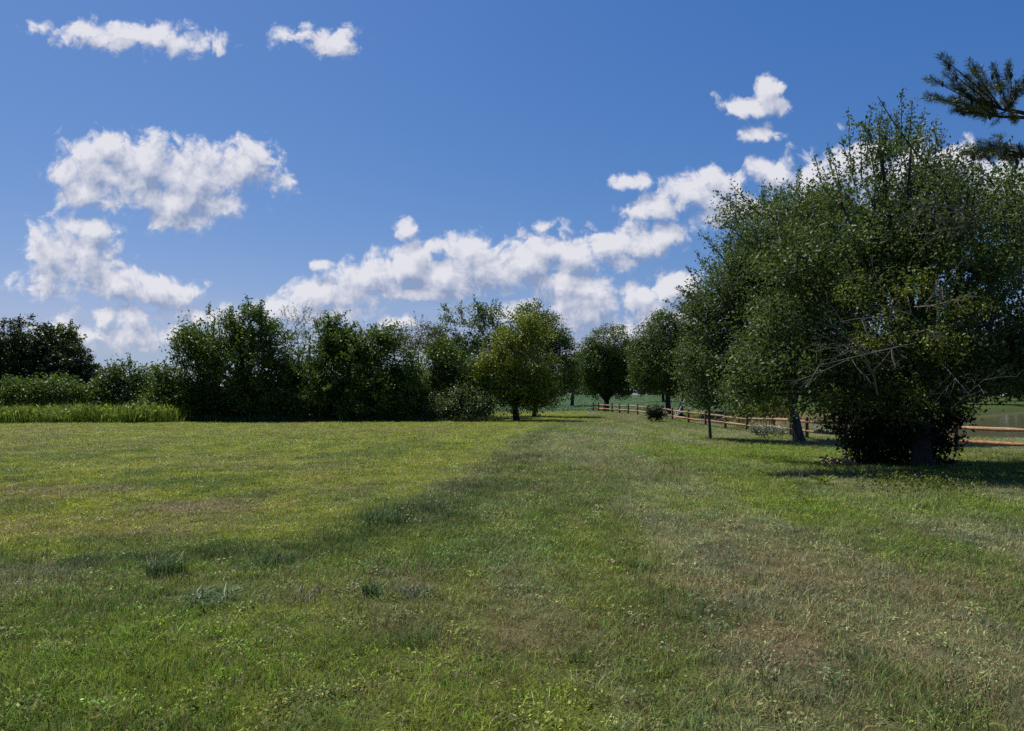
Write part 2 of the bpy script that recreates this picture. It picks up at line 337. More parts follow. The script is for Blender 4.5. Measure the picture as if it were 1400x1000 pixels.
    c = c*(1-mud[:, None])+np.array((.12, .10, .06))*mud[:, None]
    return c, dry, h, L, sd_, green

def axis(lo, hi, near, step, grow):
    out = [0.]; s = step
    while out[-1] < hi:
        out.append(out[-1]+s)
        if out[-1] > near: s *= grow
    neg = [0.]; s = step
    while neg[-1] > lo:
        neg.append(neg[-1]-s)
        if -neg[-1] > near: s *= grow
    return np.array(sorted(set(neg+out)))
gx = axis(-3500, 3500, 14, .16, 1.035); gy = axis(-60, 4500, 24, .16, 1.03)
gx = gx[np.abs(gx) < 5200]
X, Y = np.meshgrid(gx, gy); nx, ny = len(gx), len(gy)
xf, yf = X.ravel(), Y.ravel()
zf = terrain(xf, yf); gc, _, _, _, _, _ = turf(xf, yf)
i, j = np.meshgrid(np.arange(nx-1), np.arange(ny-1)); a0 = (j*nx+i).ravel()
gm, t = newmat('turf_ground')
at0 = N(t, 'ShaderNodeAttribute', attribute_name='gcol')
tcn = N(t, 'ShaderNodeTexCoord')
n1 = N(t, 'ShaderNodeTexNoise', {'Scale': 3.0, 'Detail': 8, 'Roughness': .7}); lk(t, tcn.outputs['Object'], n1.inputs['Vector'])
n2 = N(t, 'ShaderNodeTexNoise', {'Scale': 28.0, 'Detail': 5, 'Roughness': .7}); lk(t, tcn.outputs['Object'], n2.inputs['Vector'])
ml = N(t, 'ShaderNodeMath', operation='MULTIPLY'); lk(t, n1.outputs[0], ml.inputs[0]); lk(t, n2.outputs[0], ml.inputs[1])
mr = N(t, 'ShaderNodeMapRange', {'From Min': .12, 'From Max': .4, 'To Min': .2, 'To Max': .95}); lk(t, ml.outputs[0], mr.inputs['Value'])
vm = N(t, 'ShaderNodeVectorMath', operation='SCALE'); lk(t, at0.outputs['Vector'], vm.inputs[0]); lk(t, mr.outputs[0], vm.inputs['Scale'])
pb = N(t, 'ShaderNodeBsdfPrincipled', {'Roughness': .95, 'Specular IOR Level': .1}); lk(t, vm.outputs[0], pb.inputs['Base Color'])
bp = N(t, 'ShaderNodeBump', {'Strength': .8, 'Distance': .06}); lk(t, n2.outputs[0], bp.inputs['Height']); lk(t, bp.outputs[0], pb.inputs['Normal'])
oo = N(t, 'ShaderNodeOutputMaterial'); lk(t, pb.outputs[0], oo.inputs[0])
ground = mesh_np('ground', np.stack([xf, yf, zf], 1), [np.stack([a0, a0+1, a0+1+nx, a0+nx], 1)], gm, attrs={'gcol': gc}, smooth=True)
tag(ground, kind='structure')

# pond
wm, t = newmat('pond_water')
pb = N(t, 'ShaderNodeBsdfPrincipled', {'Base Color': (.15, .15, .085, 1), 'Roughness': .07, 'IOR': 1.33, 'Specular IOR Level': .6})
tcn = N(t, 'ShaderNodeTexCoord'); n1 = N(t, 'ShaderNodeTexNoise', {'Scale': 1.6, 'Detail': 4}); lk(t, tcn.outputs['Object'], n1.inputs['Vector'])
bp = N(t, 'ShaderNodeBump', {'Strength': .25, 'Distance': .02}); lk(t, n1.outputs[0], bp.inputs['Height']); lk(t, bp.outputs[0], pb.inputs['Normal'])
oo = N(t, 'ShaderNodeOutputMaterial'); lk(t, pb.outputs[0], oo.inputs[0])
cen = POND.mean(0); PV = []
for s_ in (1.0,):
    for (px_, py_) in POND:
        dvec = np.array((px_, py_))-cen; PV.append((px_+dvec[0]*.02+0, py_+dvec[1]*.02, WATER_Z))
water = mesh_np('pond_water', PV, [np.arange(len(PV))[None]], wm); tag(water, kind='structure')

# ------------------------------------------------------------------ grass (uncountable: scattered tufts of modelled blades)
gr, t = newmat('grass_blade')
ia = N(t, 'ShaderNodeAttribute', attribute_name='gcol', attribute_type='INSTANCER')
br = N(t, 'ShaderNodeAttribute', attribute_name='br'); gd = N(t, 'ShaderNodeAttribute', attribute_name='gdry', attribute_type='INSTANCER')
f1 = N(t, 'ShaderNodeMath', {1: 7.31}, operation='MULTIPLY'); lk(t, br.outputs['Fac'], f1.inputs[0]); f2 = N(t, 'ShaderNodeMath', operation='FRACT'); lk(t, f1.outputs[0], f2.inputs[0])
f3 = N(t, 'ShaderNodeMath', {1: 23.7}, operation='MULTIPLY'); lk(t, br.outputs['Fac'], f3.inputs[0]); f4 = N(t, 'ShaderNodeMath', operation='FRACT'); lk(t, f3.outputs[0], f4.inputs[0])
mr = N(t, 'ShaderNodeMapRange', {'From Min': 0, 'From Max': 1, 'To Min': .28, 'To Max': 2.3}); lk(t, f2.outputs[0], mr.inputs['Value'])
vs = N(t, 'ShaderNodeVectorMath', operation='SCALE'); lk(t, ia.outputs['Vector'], vs.inputs[0]); lk(t, mr.outputs[0], vs.inputs['Scale'])
st_ = N(t, 'ShaderNodeMapRange', {'To Min': .94, 'To Max': .26}); lk(t, gd.outputs['Fac'], st_.inputs['Value'])
stw = N(t, 'ShaderNodeMath', operation='GREATER_THAN'); lk(t, br.outputs['Fac'], stw.inputs[0]); lk(t, st_.outputs[0], stw.inputs[1])
sc_ = N(t, 'ShaderNodeMix', {'A': (.14, .10, .045, 1), 'B': (.42, .34, .16, 1)}, data_type='RGBA'); lk(t, f4.outputs[0], sc_.inputs['Factor'])
mm = N(t, 'ShaderNodeMix', data_type='RGBA'); lk(t, stw.outputs[0], mm.inputs['Factor']); lk(t, vs.outputs[0], mm.inputs['A']); lk(t, sc_.outputs['Result'], mm.inputs['B'])
pb = N(t, 'ShaderNodeBsdfPrincipled', {'Roughness': .5, 'Specular IOR Level': .2}); lk(t, mm.outputs['Result'], pb.inputs['Base Color'])
tr = N(t, 'ShaderNodeBsdfTranslucent'); lk(t, mm.outputs['Result'], tr.inputs[0])
ms = N(t, 'ShaderNodeMixShader', {0: .3}); lk(t, pb.outputs[0], ms.inputs[1]); lk(t, tr.outputs[0], ms.inputs[2])
oo = N(t, 'ShaderNodeOutputMaterial'); lk(t, ms.outputs[0], oo.inputs[0])
GRASS = gr
def blades(n, rad, hmin, hmax, wid, lean, curl, seed):
    r = np.random.default_rng(seed)
    th = r.random(n)*2*math.pi; rr = rad*np.sqrt(r.random(n))
    B = np.stack([rr*np.cos(th), rr*np.sin(th), np.full(n, -.015)], 1)
    h = hmin+(hmax-hmin)*r.random(n)**1.4; w = wid*(.6+.8*r.random(n))
    ph = r.random(n)*2*math.pi; D = np.stack([np.cos(ph), np.sin(ph), np.zeros(n)], 1)
    le = lean*(r.random(n)**.8)*h
    Sd = np.stack([-np.sin(ph+.6*r.normal(size=n)), np.cos(ph), np.zeros(n)], 1)
    up = np.array((0, 0, 1.))
    M = B+D*(le*.38)[:, None]+up*(h*.58)[:, None]
    T = B+D*(le*(1+curl*r.random(n)))[:, None]+up*(h*(1-.35*curl*r.random(n)))[:, None]
    V = np.stack([B-Sd*w[:, None]*.5, B+Sd*w[:, None]*.5, M+Sd*w[:, None]*.42, M-Sd*w[:, None]*.42, T], 1)
    k = np.arange(n)[:, None]*5
    return V.reshape(-1, 3), k+np.array([[0, 1, 2, 3]]), k+np.array([[3, 2, 4]]), np.repeat(r.random(n), 5), np.tile([0, 0, .6, .6, 1.], n)
def weed(n, rad, h, ls, seed):
    """broad little leaves on short stalks"""
    r = np.random.default_rng(seed)
    th = r.random(n)*2*math.pi; rr = rad*np.sqrt(r.random(n)); C = np.stack([rr*np.cos(th), rr*np.sin(th), h*(.25+.75*r.random(n))], 1)
    ph = r.random(n)*2*math.pi; A = np.stack([np.cos(ph), np.sin(ph), .5*r.normal(size=n)], 1); P = np.stack([-np.sin(ph), np.cos(ph), .35*r.normal(size=n)], 1)
    l = (ls*(.6+.8*r.random(n)))[:, None]
    V = np.stack([C-A*l*.5, C+P*l*.28, C+A*l*.5, C-P*l*.28], 1)
    k = np.arange(n)[:, None]*4
    return V.reshape(-1, 3), k+np.array([[0, 1, 2, 3]]), np.zeros((0, 3), int), np.repeat(r.random(n)*.88, 4), np.tile([.5]*4, n)
def source_coll(name, specs):
    c = bpy.data.collections.new(name)
    for q, (nm, (V, Q, T3, rnd, tt)) in enumerate(specs):
        o = mesh_np(nm, V, [Q, T3], GRASS, attrs={'br': rnd, 'bt': tt}); S.collection.objects.unlink(o); c.objects.link(o)
    return c
def scatter(name, coll, P, yaw, tilt, scl, idx, col, dry=None):
    me = bpy.data.meshes.new(name); me.vertices.add(len(P)); me.vertices.foreach_set('co', np.asarray(P, np.float32).ravel())
    rot = np.stack([tilt[:, 0], tilt[:, 1], yaw], 1)
    for k, ty, arr, key in (('rot', 'FLOAT_VECTOR', rot, 'vector'), ('gcol', 'FLOAT_VECTOR', col, 'vector'), ('scl', 'FLOAT_VECTOR', scl, 'vector'), ('gdry', 'FLOAT', np.zeros(len(P)) if dry is None else dry, 'value'), ('idx', 'INT', idx, 'value')):
        at_ = me.attributes.new(k, ty, 'POINT'); at_.data.foreach_set(key, np.ascontiguousarray(arr, np.int32 if ty == 'INT' else np.float32).ravel())
    o = bpy.data.objects.new(name, me); S.collection.objects.link(o); me.materials.append(GRASS)
    g = bpy.data.node_groups.new(name+'_nodes', 'GeometryNodeTree')
    g.interface.new_socket('Geometry', in_out='INPUT', socket_type='NodeSocketGeometry'); g.interface.new_socket('Geometry', in_out='OUTPUT', socket_type='NodeSocketGeometry')
    gi = g.nodes.new('NodeGroupInput'); go = g.nodes.new('NodeGroupOutput')
    ip = g.nodes.new('GeometryNodeInstanceOnPoints'); ci = g.nodes.new('GeometryNodeCollectionInfo')
    ci.inputs['Collection'].default_value = coll; ci.inputs['Separate Children'].default_value = True; ci.inputs['Reset Children'].default_value = True
    def na(nm, ty):
        n = g.nodes.new('GeometryNodeInputNamedAttribute'); n.data_type = ty; n.inputs['Name'].default_value = nm; return n.outputs['Attribute']
    lk(g, gi.outputs[0], ip.inputs['Points']); lk(g, ci.outputs[0], ip.inputs['Instance']); ip.inputs['Pick Instance'].default_value = True
    lk(g, na('idx', 'INT'), ip.inputs['Instance Index'])
    er = g.nodes.new('FunctionNodeEulerToRotation'); lk(g, na('rot', 'FLOAT_VECTOR'), er.inputs[0]); lk(g, er.outputs[0], ip.inputs['Rotation'])
    lk(g, na('scl', 'FLOAT_VECTOR'), ip.inputs['Scale']); lk(g, ip.outputs[0], go.inputs[0])
    md = o.modifiers.new('scatter', 'NODES'); md.node_group = g
    return o

specs = []
for q in range(5): specs.append(('lawn_%02d' % q, blades(60, .12, .02, .072, .0040, .9, .6, 100+q)))
for q in range(4): specs.append(('long_%02d' % q, blades(44, .11, .03, .085, .0042, .9, .7, 200+q)))
for q in range(3): specs.append(('mixed_%02d' % q, blades(46, .13, .02, .075, .0036, 1.3, .9, 300+q)))
for q in range(2): specs.append(('weed_%02d' % q, weed(40, .11, .045, .022, 400+q)))
for q in range(2): specs.append(('wisp_%02d' % q, blades(12, .14, .06, .16, .0030, 1.0, .8, 500+q)))
specs.sort(key=lambda s: s[0])
names = [s[0] for s in specs]
I = {k: [q for q, n in enumerate(names) if n.startswith(k)] for k in ('lawn', 'long', 'mixed', 'weed', 'wisp')}
TUFTS = source_coll('grass_sources', specs)
def pick(keys, n):
    pool = np.array(sum([I[k] for k in keys], [])); return pool[rng.integers(0, len(pool), n)]
PX, PY = [], []; SC = []
for (y0, y1, dens, s0) in ((2.6, 6, 260, .85), (6, 10, 210, .95), (10, 16, 130, 1.15), (16, 26, 70, 1.5), (26, 42, 34, 2.0), (42, 62, 16, 2.4), (62, 95, 5, 3.2)):
    half = .78*y1+1.5; n = int(dens*(y1-y0)*2*half)
    xx = rng.uniform(-half, half, n); yy = rng.uniform(y0, y1, n)
    k = np.abs(xx) < .76*yy+1.2; PX.append(xx[k]); PY.append(yy[k]); SC.append(np.full(k.sum(), s0))
px, py, s0 = map(np.concatenate, (PX, PY, SC))
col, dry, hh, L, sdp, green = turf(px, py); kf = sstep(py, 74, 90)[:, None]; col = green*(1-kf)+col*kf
keep = (sdp > .9) & ~((py > 53.5) & (px < 0)) & (rng.random(len(px)) > dry*.2)
keep &= ~((py > 92) & (px < 30))
px, py, s0, col, dry, hh, L = [v[keep] for v in (px, py, s0, col, dry, hh, L)]
n = len(px); u = rng.random(n)
idx = pick(['lawn'], n)
m = (u < .38); idx[m] = pick(['mixed'], m.sum())
m = (u > .62) & (L < .5) & (hh > .85); idx[m] = pick(['long'], m.sum())
m = (u > .80) & (L > .5); idx[m] = pick(['weed', 'long'], m.sum())
m = (u > .88) & (L < .5) & (rng.random(n) < .7); idx[m] = pick(['weed'], m.sum())
m = (rng.random(n) < .018); idx[m] = pick(['wisp'], m.sum())
sc = s0*(.7+.6*rng.random(n)); hz = sc/np.sqrt(s0)*hh*(.85+.3*s0**.2)
cl_ = fbm(px*1.6, py*1.2, 121, 4)
big_ = (cl_ > .60) & (L < .6) & (rng.random(n) < .22) & (dry < .5) & (py < 24)
idx[big_] = pick(['long', 'wisp'], big_.sum()); sc = np.where(big_, sc*1.25, sc); hz = np.where(big_, hz*1.6, hz)
col = np.where(big_[:, None], col*.8+np.array((.12, .18, .06))*.2, col)
pale = (rng.random(n) < .05)[:, None]; col = np.where(pale, np.array((.26, .25, .13)), col)
scl = np.stack([sc, sc, hz], 1)
P = np.stack([px, py, terrain(px, py)-.004], 1)
tint = .62+.72*rng.random((n, 1))
col = col*tint*(1+.10*rng.normal(size=(n, 3)))
g1 = scatter('grass', TUFTS, P, rng.random(n)*6.28, rng.normal(0, .12, (n, 2)), scl, idx, np.clip(col, .005, 1), dry)
tag(g1, kind='stuff')
print('grass tufts', n)

# ------------------------------------------------------------------ leaves
def unit(v): return v/(np.linalg.norm(v, axis=-1, keepdims=True)+1e-9)
class Leaves:
    def __init__(s): s.V = []; s.lr = []; s.cl = []
    def add(s, C, A, Nn, l, w, lr, cl):
        A = unit(A); B = unit(np.cross(Nn, A)); Nn = np.cross(A, B)
        l = l[:, None]; w = w[:, None]
        V = np.stack([C-A*l*.5, C+B*w*.5+Nn*w*.18, C+A*l*.5-Nn*l*.08, C-B*w*.5+Nn*w*.18], 1)
        s.V.append(V.reshape(-1, 3)); s.lr.append(np.repeat(lr, 4)); s.cl.append(np.repeat(cl, 4))
    def clusters(s, C, O, per, L, spread, size, aspect=.55, droop=.15, up=.8):
        """C cluster centres, O outward directions; leaves strung along short twigs"""
        n = len(C); cc = np.repeat(np.arange(n), per)
        T = unit(O*.7+np.array((0, 0, .35))+rng.normal(0, .5, (n, 3)))[cc]
        uu = (rng.random(n*per)-.45)
        pos = C[cc]+T*(uu*L)[:, None]+rng.normal(0, spread, (n*per, 3))*np.array((1, 1, .75))
        A = T*.5+rng.normal(0, .7, (n*per, 3))-np.array((0, 0, droop))
        Nn = rng.normal(0, .75, (n*per, 3))+np.array((0, 0, up))+O[cc]*.3
        l = size*(.6+.8*rng.random(n*per))
        s.add(pos, A, Nn, l, l*aspect, rng.random(n*per), np.repeat(rng.random(n), per))
    def count(s): return sum(len(v) for v in s.V)//4
    def build(s, name, mat, parent, off):
        V = np.concatenate(s.V)-np.asarray(off); n = len(V)//4; k = np.arange(n)[:, None]*4
        T = np.concatenate([k+np.array([[0, 1, 2]]), k+np.array([[0, 2, 3]])])
        return mesh_np(name, V, [T], mat, parent, attrs={'lr': np.concatenate(s.lr), 'cl': np.concatenate(s.cl)})
def dirs(n, lo=-1.):
    z = rng.uniform(lo, 1, n); th = rng.random(n)*2*math.pi; r = np.sqrt(1-z*z)
    return np.stack([r*np.cos(th), r*np.sin(th), z], 1)

def tree(name, label, cat, base, blobs, mat, bark=BARK, leaf=.16, dens=7., per=28, spread=.24, twig=.75, trunk_r=.18, fork=None, shoots=0, shoot_len=.9,
         aspect=.55, ry=1.0, group=None, multi=1, trunk_top=None, hole=.28, droop=.15, up=.8, limbs=True, lumps=.22, pxd=None, lean=0., inner=.26, deep=0., carve=.43):
    """base: (px, py, Y) or (X, Y) ground point. blobs: (px, py, radius px[, squash][, dY]) seen at depth pxd"""
    bx, by = base; bz = tz(bx, by)
    D = pxd or by
    root = thing(name, label, cat, (bx, by, bz), group)
    off = np.array((bx, by, bz)); lv = Leaves(); tb = Tubes(); stems = []
    BL = []
    for b in blobs:
        r = b[2]/F*D; sq = b[3] if len(b) > 3 else 1.; dy = b[4] if len(b) > 4 else rng.uniform(-.35, .35)*r
        if deep:
            for sgn in (-1, 1):
                dd_ = sgn*rng.uniform(.25, 1)*deep; BL.append((at(b[0], b[1], D+dd_), np.array((r, r*ry, r*sq))*(D+dd_)/D))
        else:
            c = at(b[0], b[1], D)*1.0; c[1] += dy; BL.append((c, np.array((r, r*ry, r*sq))))
    for c, R in BL:
        vol = 4*math.pi*((R[0]*R[1])**1.6/3+(R[0]*R[2])**1.6/3+(R[1]*R[2])**1.6/3)**(1/1.6)
        nc = int(vol*dens/per*17)+3
        d = dirs(nc)
        rad = np.where(rng.random(nc) < inner, rng.random(nc)**.5*.8, 1-.28*rng.random(nc)**1.3)
        nn = fbm(d[:, 0]*2.2+c[0]*1.7+5, d[:, 2]*2.2+d[:, 1]*1.3+c[2]*1.3, 3, 3)
        rad = rad*(1+lumps*(nn-.5)*2)
        pos = c+d*R*rad[:, None]
        # carve gaps
        gp = fbm(pos[:, 0]*1.1+pos[:, 1]*.7, pos[:, 2]*1.2+pos[:, 1]*.4, 13, 3)
        g2 = fbm(pos[:, 0]*.62+pos[:, 1]*.5+3, pos[:, 2]*.75-pos[:, 1]*.35, 29, 2)
        k = (gp > hole) & ((g2 > carve) | ((rad < .78) & (rng.random(nc) < .75))) & (pos[:, 2] > tz(bx, by)+.05)
        pos, d2 = pos[k], d[k]
        if len(pos): lv.clusters(pos, unit(d2), per, twig, spread, leaf, aspect, droop, up)
        if limbs and len(pos):
            for q in rng.integers(0, len(pos), min(10, max(3, len(pos)//12))):
                tb.add(curve(c-np.array((0, 0, R[2]*.3)), pos[q], 5, .08), np.linspace(.03, .008, 5)*max(.6, R[0]*.8), 4)
    if shoots:
        wts = np.array([R[0]**2 for c, R in BL]); wts /= wts.sum()
        for q in rng.choice(len(BL), shoots, p=wts):
            c, R = BL[q]; d = dirs(1, -.1)[0]
            p0 = c+d*R*.85; ln = shoot_len*(.4+.9*rng.random())
            p1 = p0+unit(d*.9+np.array((0, 0, .5))+rng.normal(0, .3, 3))*ln
            cv = curve(p0, p1, 6, .06); tb.add(cv, np.linspace(.014, .005, 6), 3)
            m = int(per*1.2*ln/.9)+5; uu = rng.random(m); pos = p0+(p1-p0)*uu[:, None]+rng.normal(0, leaf*.38, (m, 3))
            ax = unit(p1-p0)*.6+rng.normal(0, .7, (m, 3)); l = leaf*(.6+.6*rng.random(m))
            lv.add(pos, ax, rng.normal(0, .7, (m, 3))+np.array((0, 0, .7)), l, l*aspect, rng.random(m), np.full(m, rng.random()))
    # trunk and limbs
    cen = sum(c*R[0]**2 for c, R in BL)/sum(R[0]**2 for c, R in BL)
    low = min(c[2]-R[2] for c, R in BL)
    fz = fork if fork is not None else max(bz+.6, low+.3*(cen[2]-low))
    for mth in range(multi):
        fp = np.array((bx+(cen[0]-bx)*.3+lean+(rng.normal(0, .35) if multi > 1 else 0), by+(cen[1]-by)*.3+(rng.normal(0, .25) if multi > 1 else 0), fz))
        b0 = np.array((bx+(rng.normal(0, .12) if multi > 1 else 0), by, bz-.15))
        r = trunk_r/(multi**.6)
        cv = curve(b0, fp, 8, .03); rr = np.linspace(r, r*.72, 8); rr[0] *= 1.45; rr[1] *= 1.12
        sm = Tubes(); sm.add(cv, rr, 12, .16); sm.build('trunk', bark, root, off)
        for c, R in BL[mth::multi]:
            tgt = c-np.array((0, 0, R[2]*.25)); ll = np.linalg.norm(tgt-fp)
            tb.add(curve(fp-np.array((0, 0, .1)), tgt, 8, .08, .06), np.linspace(r*.5, max(.012, r*.10), 8), 7, .12)
    tb.build('branches', bark, root, off)
    lv.build('crown', mat, root, off)
    print(name, 'leaves', lv.count())
    return root

G_DARK = foliage_mat('leaf_dark_green', (0.0326, 0.0616, 0.0145), (0.0653, 0.1196, 0.0235), (0.1269, 0.2085, 0.0363))
G_MID = foliage_mat('leaf_mid_green', (0.0371, 0.0711, 0.0124), (0.0804, 0.1423, 0.0201), (0.1624, 0.2398, 0.0309))
G_YEL = foliage_mat('leaf_yellow_green', (0.0777, 0.1088, 0.0124), (0.1944, 0.241, 0.0218), (0.3887, 0.4042, 0.0466))
G_GREY = foliage_mat('leaf_grey_green', (0.0574, 0.0877, 0.0304), (0.1181, 0.1688, 0.0506), (0.2194, 0.27, 0.0844), rough=.4, spec=.4)
G_APPLE = foliage_mat('leaf_apple', (0.0293, 0.056, 0.0161), (0.0694, 0.1173, 0.0324), (0.1667, 0.2068, 0.072), trans=.36, rough=.52, spec=.26)
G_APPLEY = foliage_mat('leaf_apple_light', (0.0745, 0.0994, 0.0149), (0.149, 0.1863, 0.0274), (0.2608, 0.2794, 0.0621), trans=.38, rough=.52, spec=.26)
G_RED = foliage_mat('leaf_reddish', (0.0605, 0.0346, 0.0173), (0.108, 0.0749, 0.0317), (0.144, 0.144, 0.0432))
G_OLIVE = foliage_mat('leaf_olive', (.07, .08, .010), (.15, .16, .016), (.26, .25, .03))
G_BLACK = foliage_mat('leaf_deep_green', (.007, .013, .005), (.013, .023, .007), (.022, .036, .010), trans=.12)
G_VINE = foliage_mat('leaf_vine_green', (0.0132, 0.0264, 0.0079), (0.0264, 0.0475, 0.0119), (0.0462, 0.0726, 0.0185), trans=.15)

HG = 'trees and bushes of the hedgerow'
# ---- hedgerow, left to right
tree('vine_covered_tree', 'smooth dark dome of vine covered tree at the far left end of the hedgerow', 'tree', (-35.5, 60),
     [(60, 500, 52), (92, 512, 45), (40, 480, 46), (20, 510, 60), (115, 528, 30), (75, 535, 52), (-15, 520, 70)], G_VINE, leaf=.2, dens=6.5, lumps=.08, twig=.3, spread=.14, hole=.2, pxd=60, carve=.34, group=HG, ry=.9, fork=3.2)
tree('young_tree', 'small dark shoots of a young tree poking above the vine covered dome', 'tree', (-37.0, 61.5),
     [(82, 466, 17), (66, 474, 12), (95, 474, 10)], G_DARK, leaf=.24, shoots=34, shoot_len=1.0, pxd=61.5, group=HG, trunk_r=.1)
tree('bramble_bush', 'low dark bramble bush in front of the vine covered dome', 'bush', (-31.5, 54),
     [(70, 540, 24), (105, 540, 22), (132, 540, 20), (145, 550, 22), (40, 545, 26), (5, 545, 30)], G_MID, bark=BARKD, leaf=.195, dens=8.5, pxd=54, group=HG, trunk_r=.07, multi=4, fork=.7)
tree('spiky_shrub', 'spiky topped shrub in the low gap of the hedgerow', 'bush', (-28.2, 55),
     [(178, 518, 22), (160, 528, 20), (147, 540, 18), (152, 526, 14), (197, 528, 22), (170, 552, 26), (205, 550, 26)], G_DARK, bark=BARKD, leaf=.2, shoots=46, shoot_len=1.15, pxd=55, group=HG, trunk_r=.08, multi=4, fork=.8)
tree('leafy_bush', 'bright leafy bush at the left foot of the tallest left hedgerow tree', 'bush', (-25.2, 53),
     [(215, 518, 18), (232, 525, 22), (225, 550, 28), (205, 560, 22), (245, 548, 26)], G_MID, bark=BARKD, leaf=.18, shoots=14, shoot_len=.7, pxd=53, group=HG, trunk_r=.08, multi=4, fork=.8)
tree('broad_tree', 'broad dark tree with jagged crown, the tallest of the left hedgerow', 'tree', (-19.2, 54.5),
     [(305, 465, 42), (345, 452, 32), (270, 480, 34), (375, 475, 34), (330, 500, 55), (270, 520, 42), (390, 515, 36), (300, 545, 44), (365, 550, 45), (258, 465, 14), (345, 432, 14), (250, 548, 32), (318, 438, 15)],
     G_MID, leaf=.195, dens=9, shoots=170, shoot_len=.8, pxd=54, group=HG, trunk_r=.25, fork=2., hole=.34, lumps=.34)
tree('wispy_tree', 'thin wispy tree with bare twigs showing sky behind the hedgerow', 'tree', (-17.0, 59),
     [(402, 440, 22), (420, 452, 20), (395, 462, 24), (410, 490, 26)], G_GREY, leaf=.12, dens=1.3, per=9, shoots=60, shoot_len=1.3, pxd=59, group=HG, trunk_r=.12, hole=.45)
tree('leafy_tree', 'green leafy tree right of the wispy twigs in the hedgerow', 'tree', (-13.2, 54),
     [(448, 468, 28), (440, 495, 36), (465, 485, 34), (425, 525, 38), (460, 530, 45), (440, 552, 38), (480, 505, 30), (452, 444, 12), (405, 555, 30)],
     G_MID, leaf=.195, dens=8.5, shoots=150, shoot_len=.9, pxd=54, group=HG, trunk_r=.18, fork=1.6, hole=.34, lumps=.3)
tree('dense_tree', 'dense dark green tree at the middle of the hedgerow with flattish top', 'tree', (-9.6, 53.5),
     [(505, 475, 28), (530, 470, 24), (492, 500, 34), (535, 500, 36), (510, 535, 48), (550, 535, 34), (520, 555, 38), (470, 468, 15), (555, 560, 28)],
     G_MID, leaf=.195, dens=9, shoots=120, shoot_len=.7, pxd=53.5, group=HG, trunk_r=.18, fork=1.6, hole=.34, lumps=.3)
tree('reddish_tree', 'thin reddish brown tree rising behind the hedgerow', 'tree', (-8.0, 62),
     [(572, 462, 22), (590, 470, 22), (560, 480, 22), (578, 500, 32), (600, 455, 10)], G_RED, bark=BARKD, leaf=.13, dens=3.4, per=10, shoots=60, shoot_len=.9, pxd=62, group=HG, trunk_r=.14, hole=.36)
tree('airy_tree', 'tall airy tree with bright open crown behind the hedgerow', 'tree', (-4.4, 63),
     [(622, 438, 20), (650, 435, 20), (675, 440, 20), (612, 462, 24), (645, 460, 28), (670, 468, 26), (630, 490, 32), (660, 500, 32), (600, 490, 24)],
     G_GREY, leaf=.195, dens=4.0, shoots=70, shoot_len=.8, pxd=63, group=HG, trunk_r=.2, hole=.42)
tree('thicket_bush', 'tall mixed thicket bush filling the hedgerow under the reddish tree', 'bush', (-6.3, 55.5),
     [(585, 520, 34), (610, 510, 32), (640, 520, 30), (575, 548, 32), (620, 545, 36), (650, 545, 28), (600, 490, 24)], G_MID, bark=BARKD, leaf=.195, dens=6.5, shoots=40, shoot_len=.6, pxd=55.5, group=HG, trunk_r=.09, multi=4, fork=1.1)
tree('round_bush', 'low rounded bush at the right end of the hedgerow foot', 'bush', (-4.4, 53),
     [(605, 555, 24), (632, 550, 26), (622, 540, 20), (652, 562, 18), (590, 562, 18)], G_GREY, bark=BARKD, leaf=.14, dens=7, shoots=16, shoot_len=.4, pxd=53, group=HG, trunk_r=.06, multi=5, fork=.5)
tree('yellow_green_tree', 'yellow green multi stemmed tree standing at the right end of the hedgerow', 'tree', (.4, 55),
     [(715, 460, 32), (740, 468, 24), (690, 480, 28), (700, 500, 38), (668, 510, 24), (735, 500, 32), (658, 530, 18), (700, 535, 30), (745, 530, 22), (725, 445, 16), (672, 492, 20), (688, 550, 20, .8), (668, 552, 16, .8), (732, 548, 20, .8), (712, 525, 30)],
     G_YEL, bark=BARKD, leaf=.18, dens=6, shoots=50, shoot_len=.6, pxd=55, group=HG, trunk_r=.3, multi=5, fork=1.3, hole=.36, lumps=.3)
tree('tall_dark_tree', 'tall dark tree behind the yellow green tree, its trunk beside it', 'tree', (2.0, 66),
     [(728, 438, 24), (755, 455, 24), (765, 478, 22), (740, 480, 34), (758, 510, 28), (722, 500, 32), (690, 470, 26), (695, 520, 30), (740, 535, 26), (775, 500, 18), (775, 525, 18)], G_DARK, bark=BARKD, leaf=.18, dens=7, shoots=30, shoot_len=.5, pxd=66, group=HG, trunk_r=.22, fork=1.4)
tree('distant_tree', 'small dark tree filling the gap left of the round ball shaped tree', 'tree', (9.6, 118),
     [(785, 500, 18), (778, 520, 20), (795, 520, 18)], G_DARK, bark=BARKD, leaf=.3, dens=3.5, spread=.3, twig=.9, pxd=118, trunk_r=.3)
EG = 'dense rounded trees beside the far fence'
tree('round_tree', 'ball shaped dense tree whose low trunk rises behind the far fence corner', 'tree', (11.6, 91),
     [(832, 478, 34), (812, 500, 28), (852, 500, 28), (832, 505, 36), (815, 524, 22), (848, 524, 22), (805, 482, 18), (858, 482, 18)], G_DARK, bark=BARKD, leaf=.2, dens=5.5, per=14, lumps=.08, twig=.4, hole=.2, pxd=90, carve=.34, group=EG, trunk_r=.42, fork=1.35, shoots=60, shoot_len=.45)
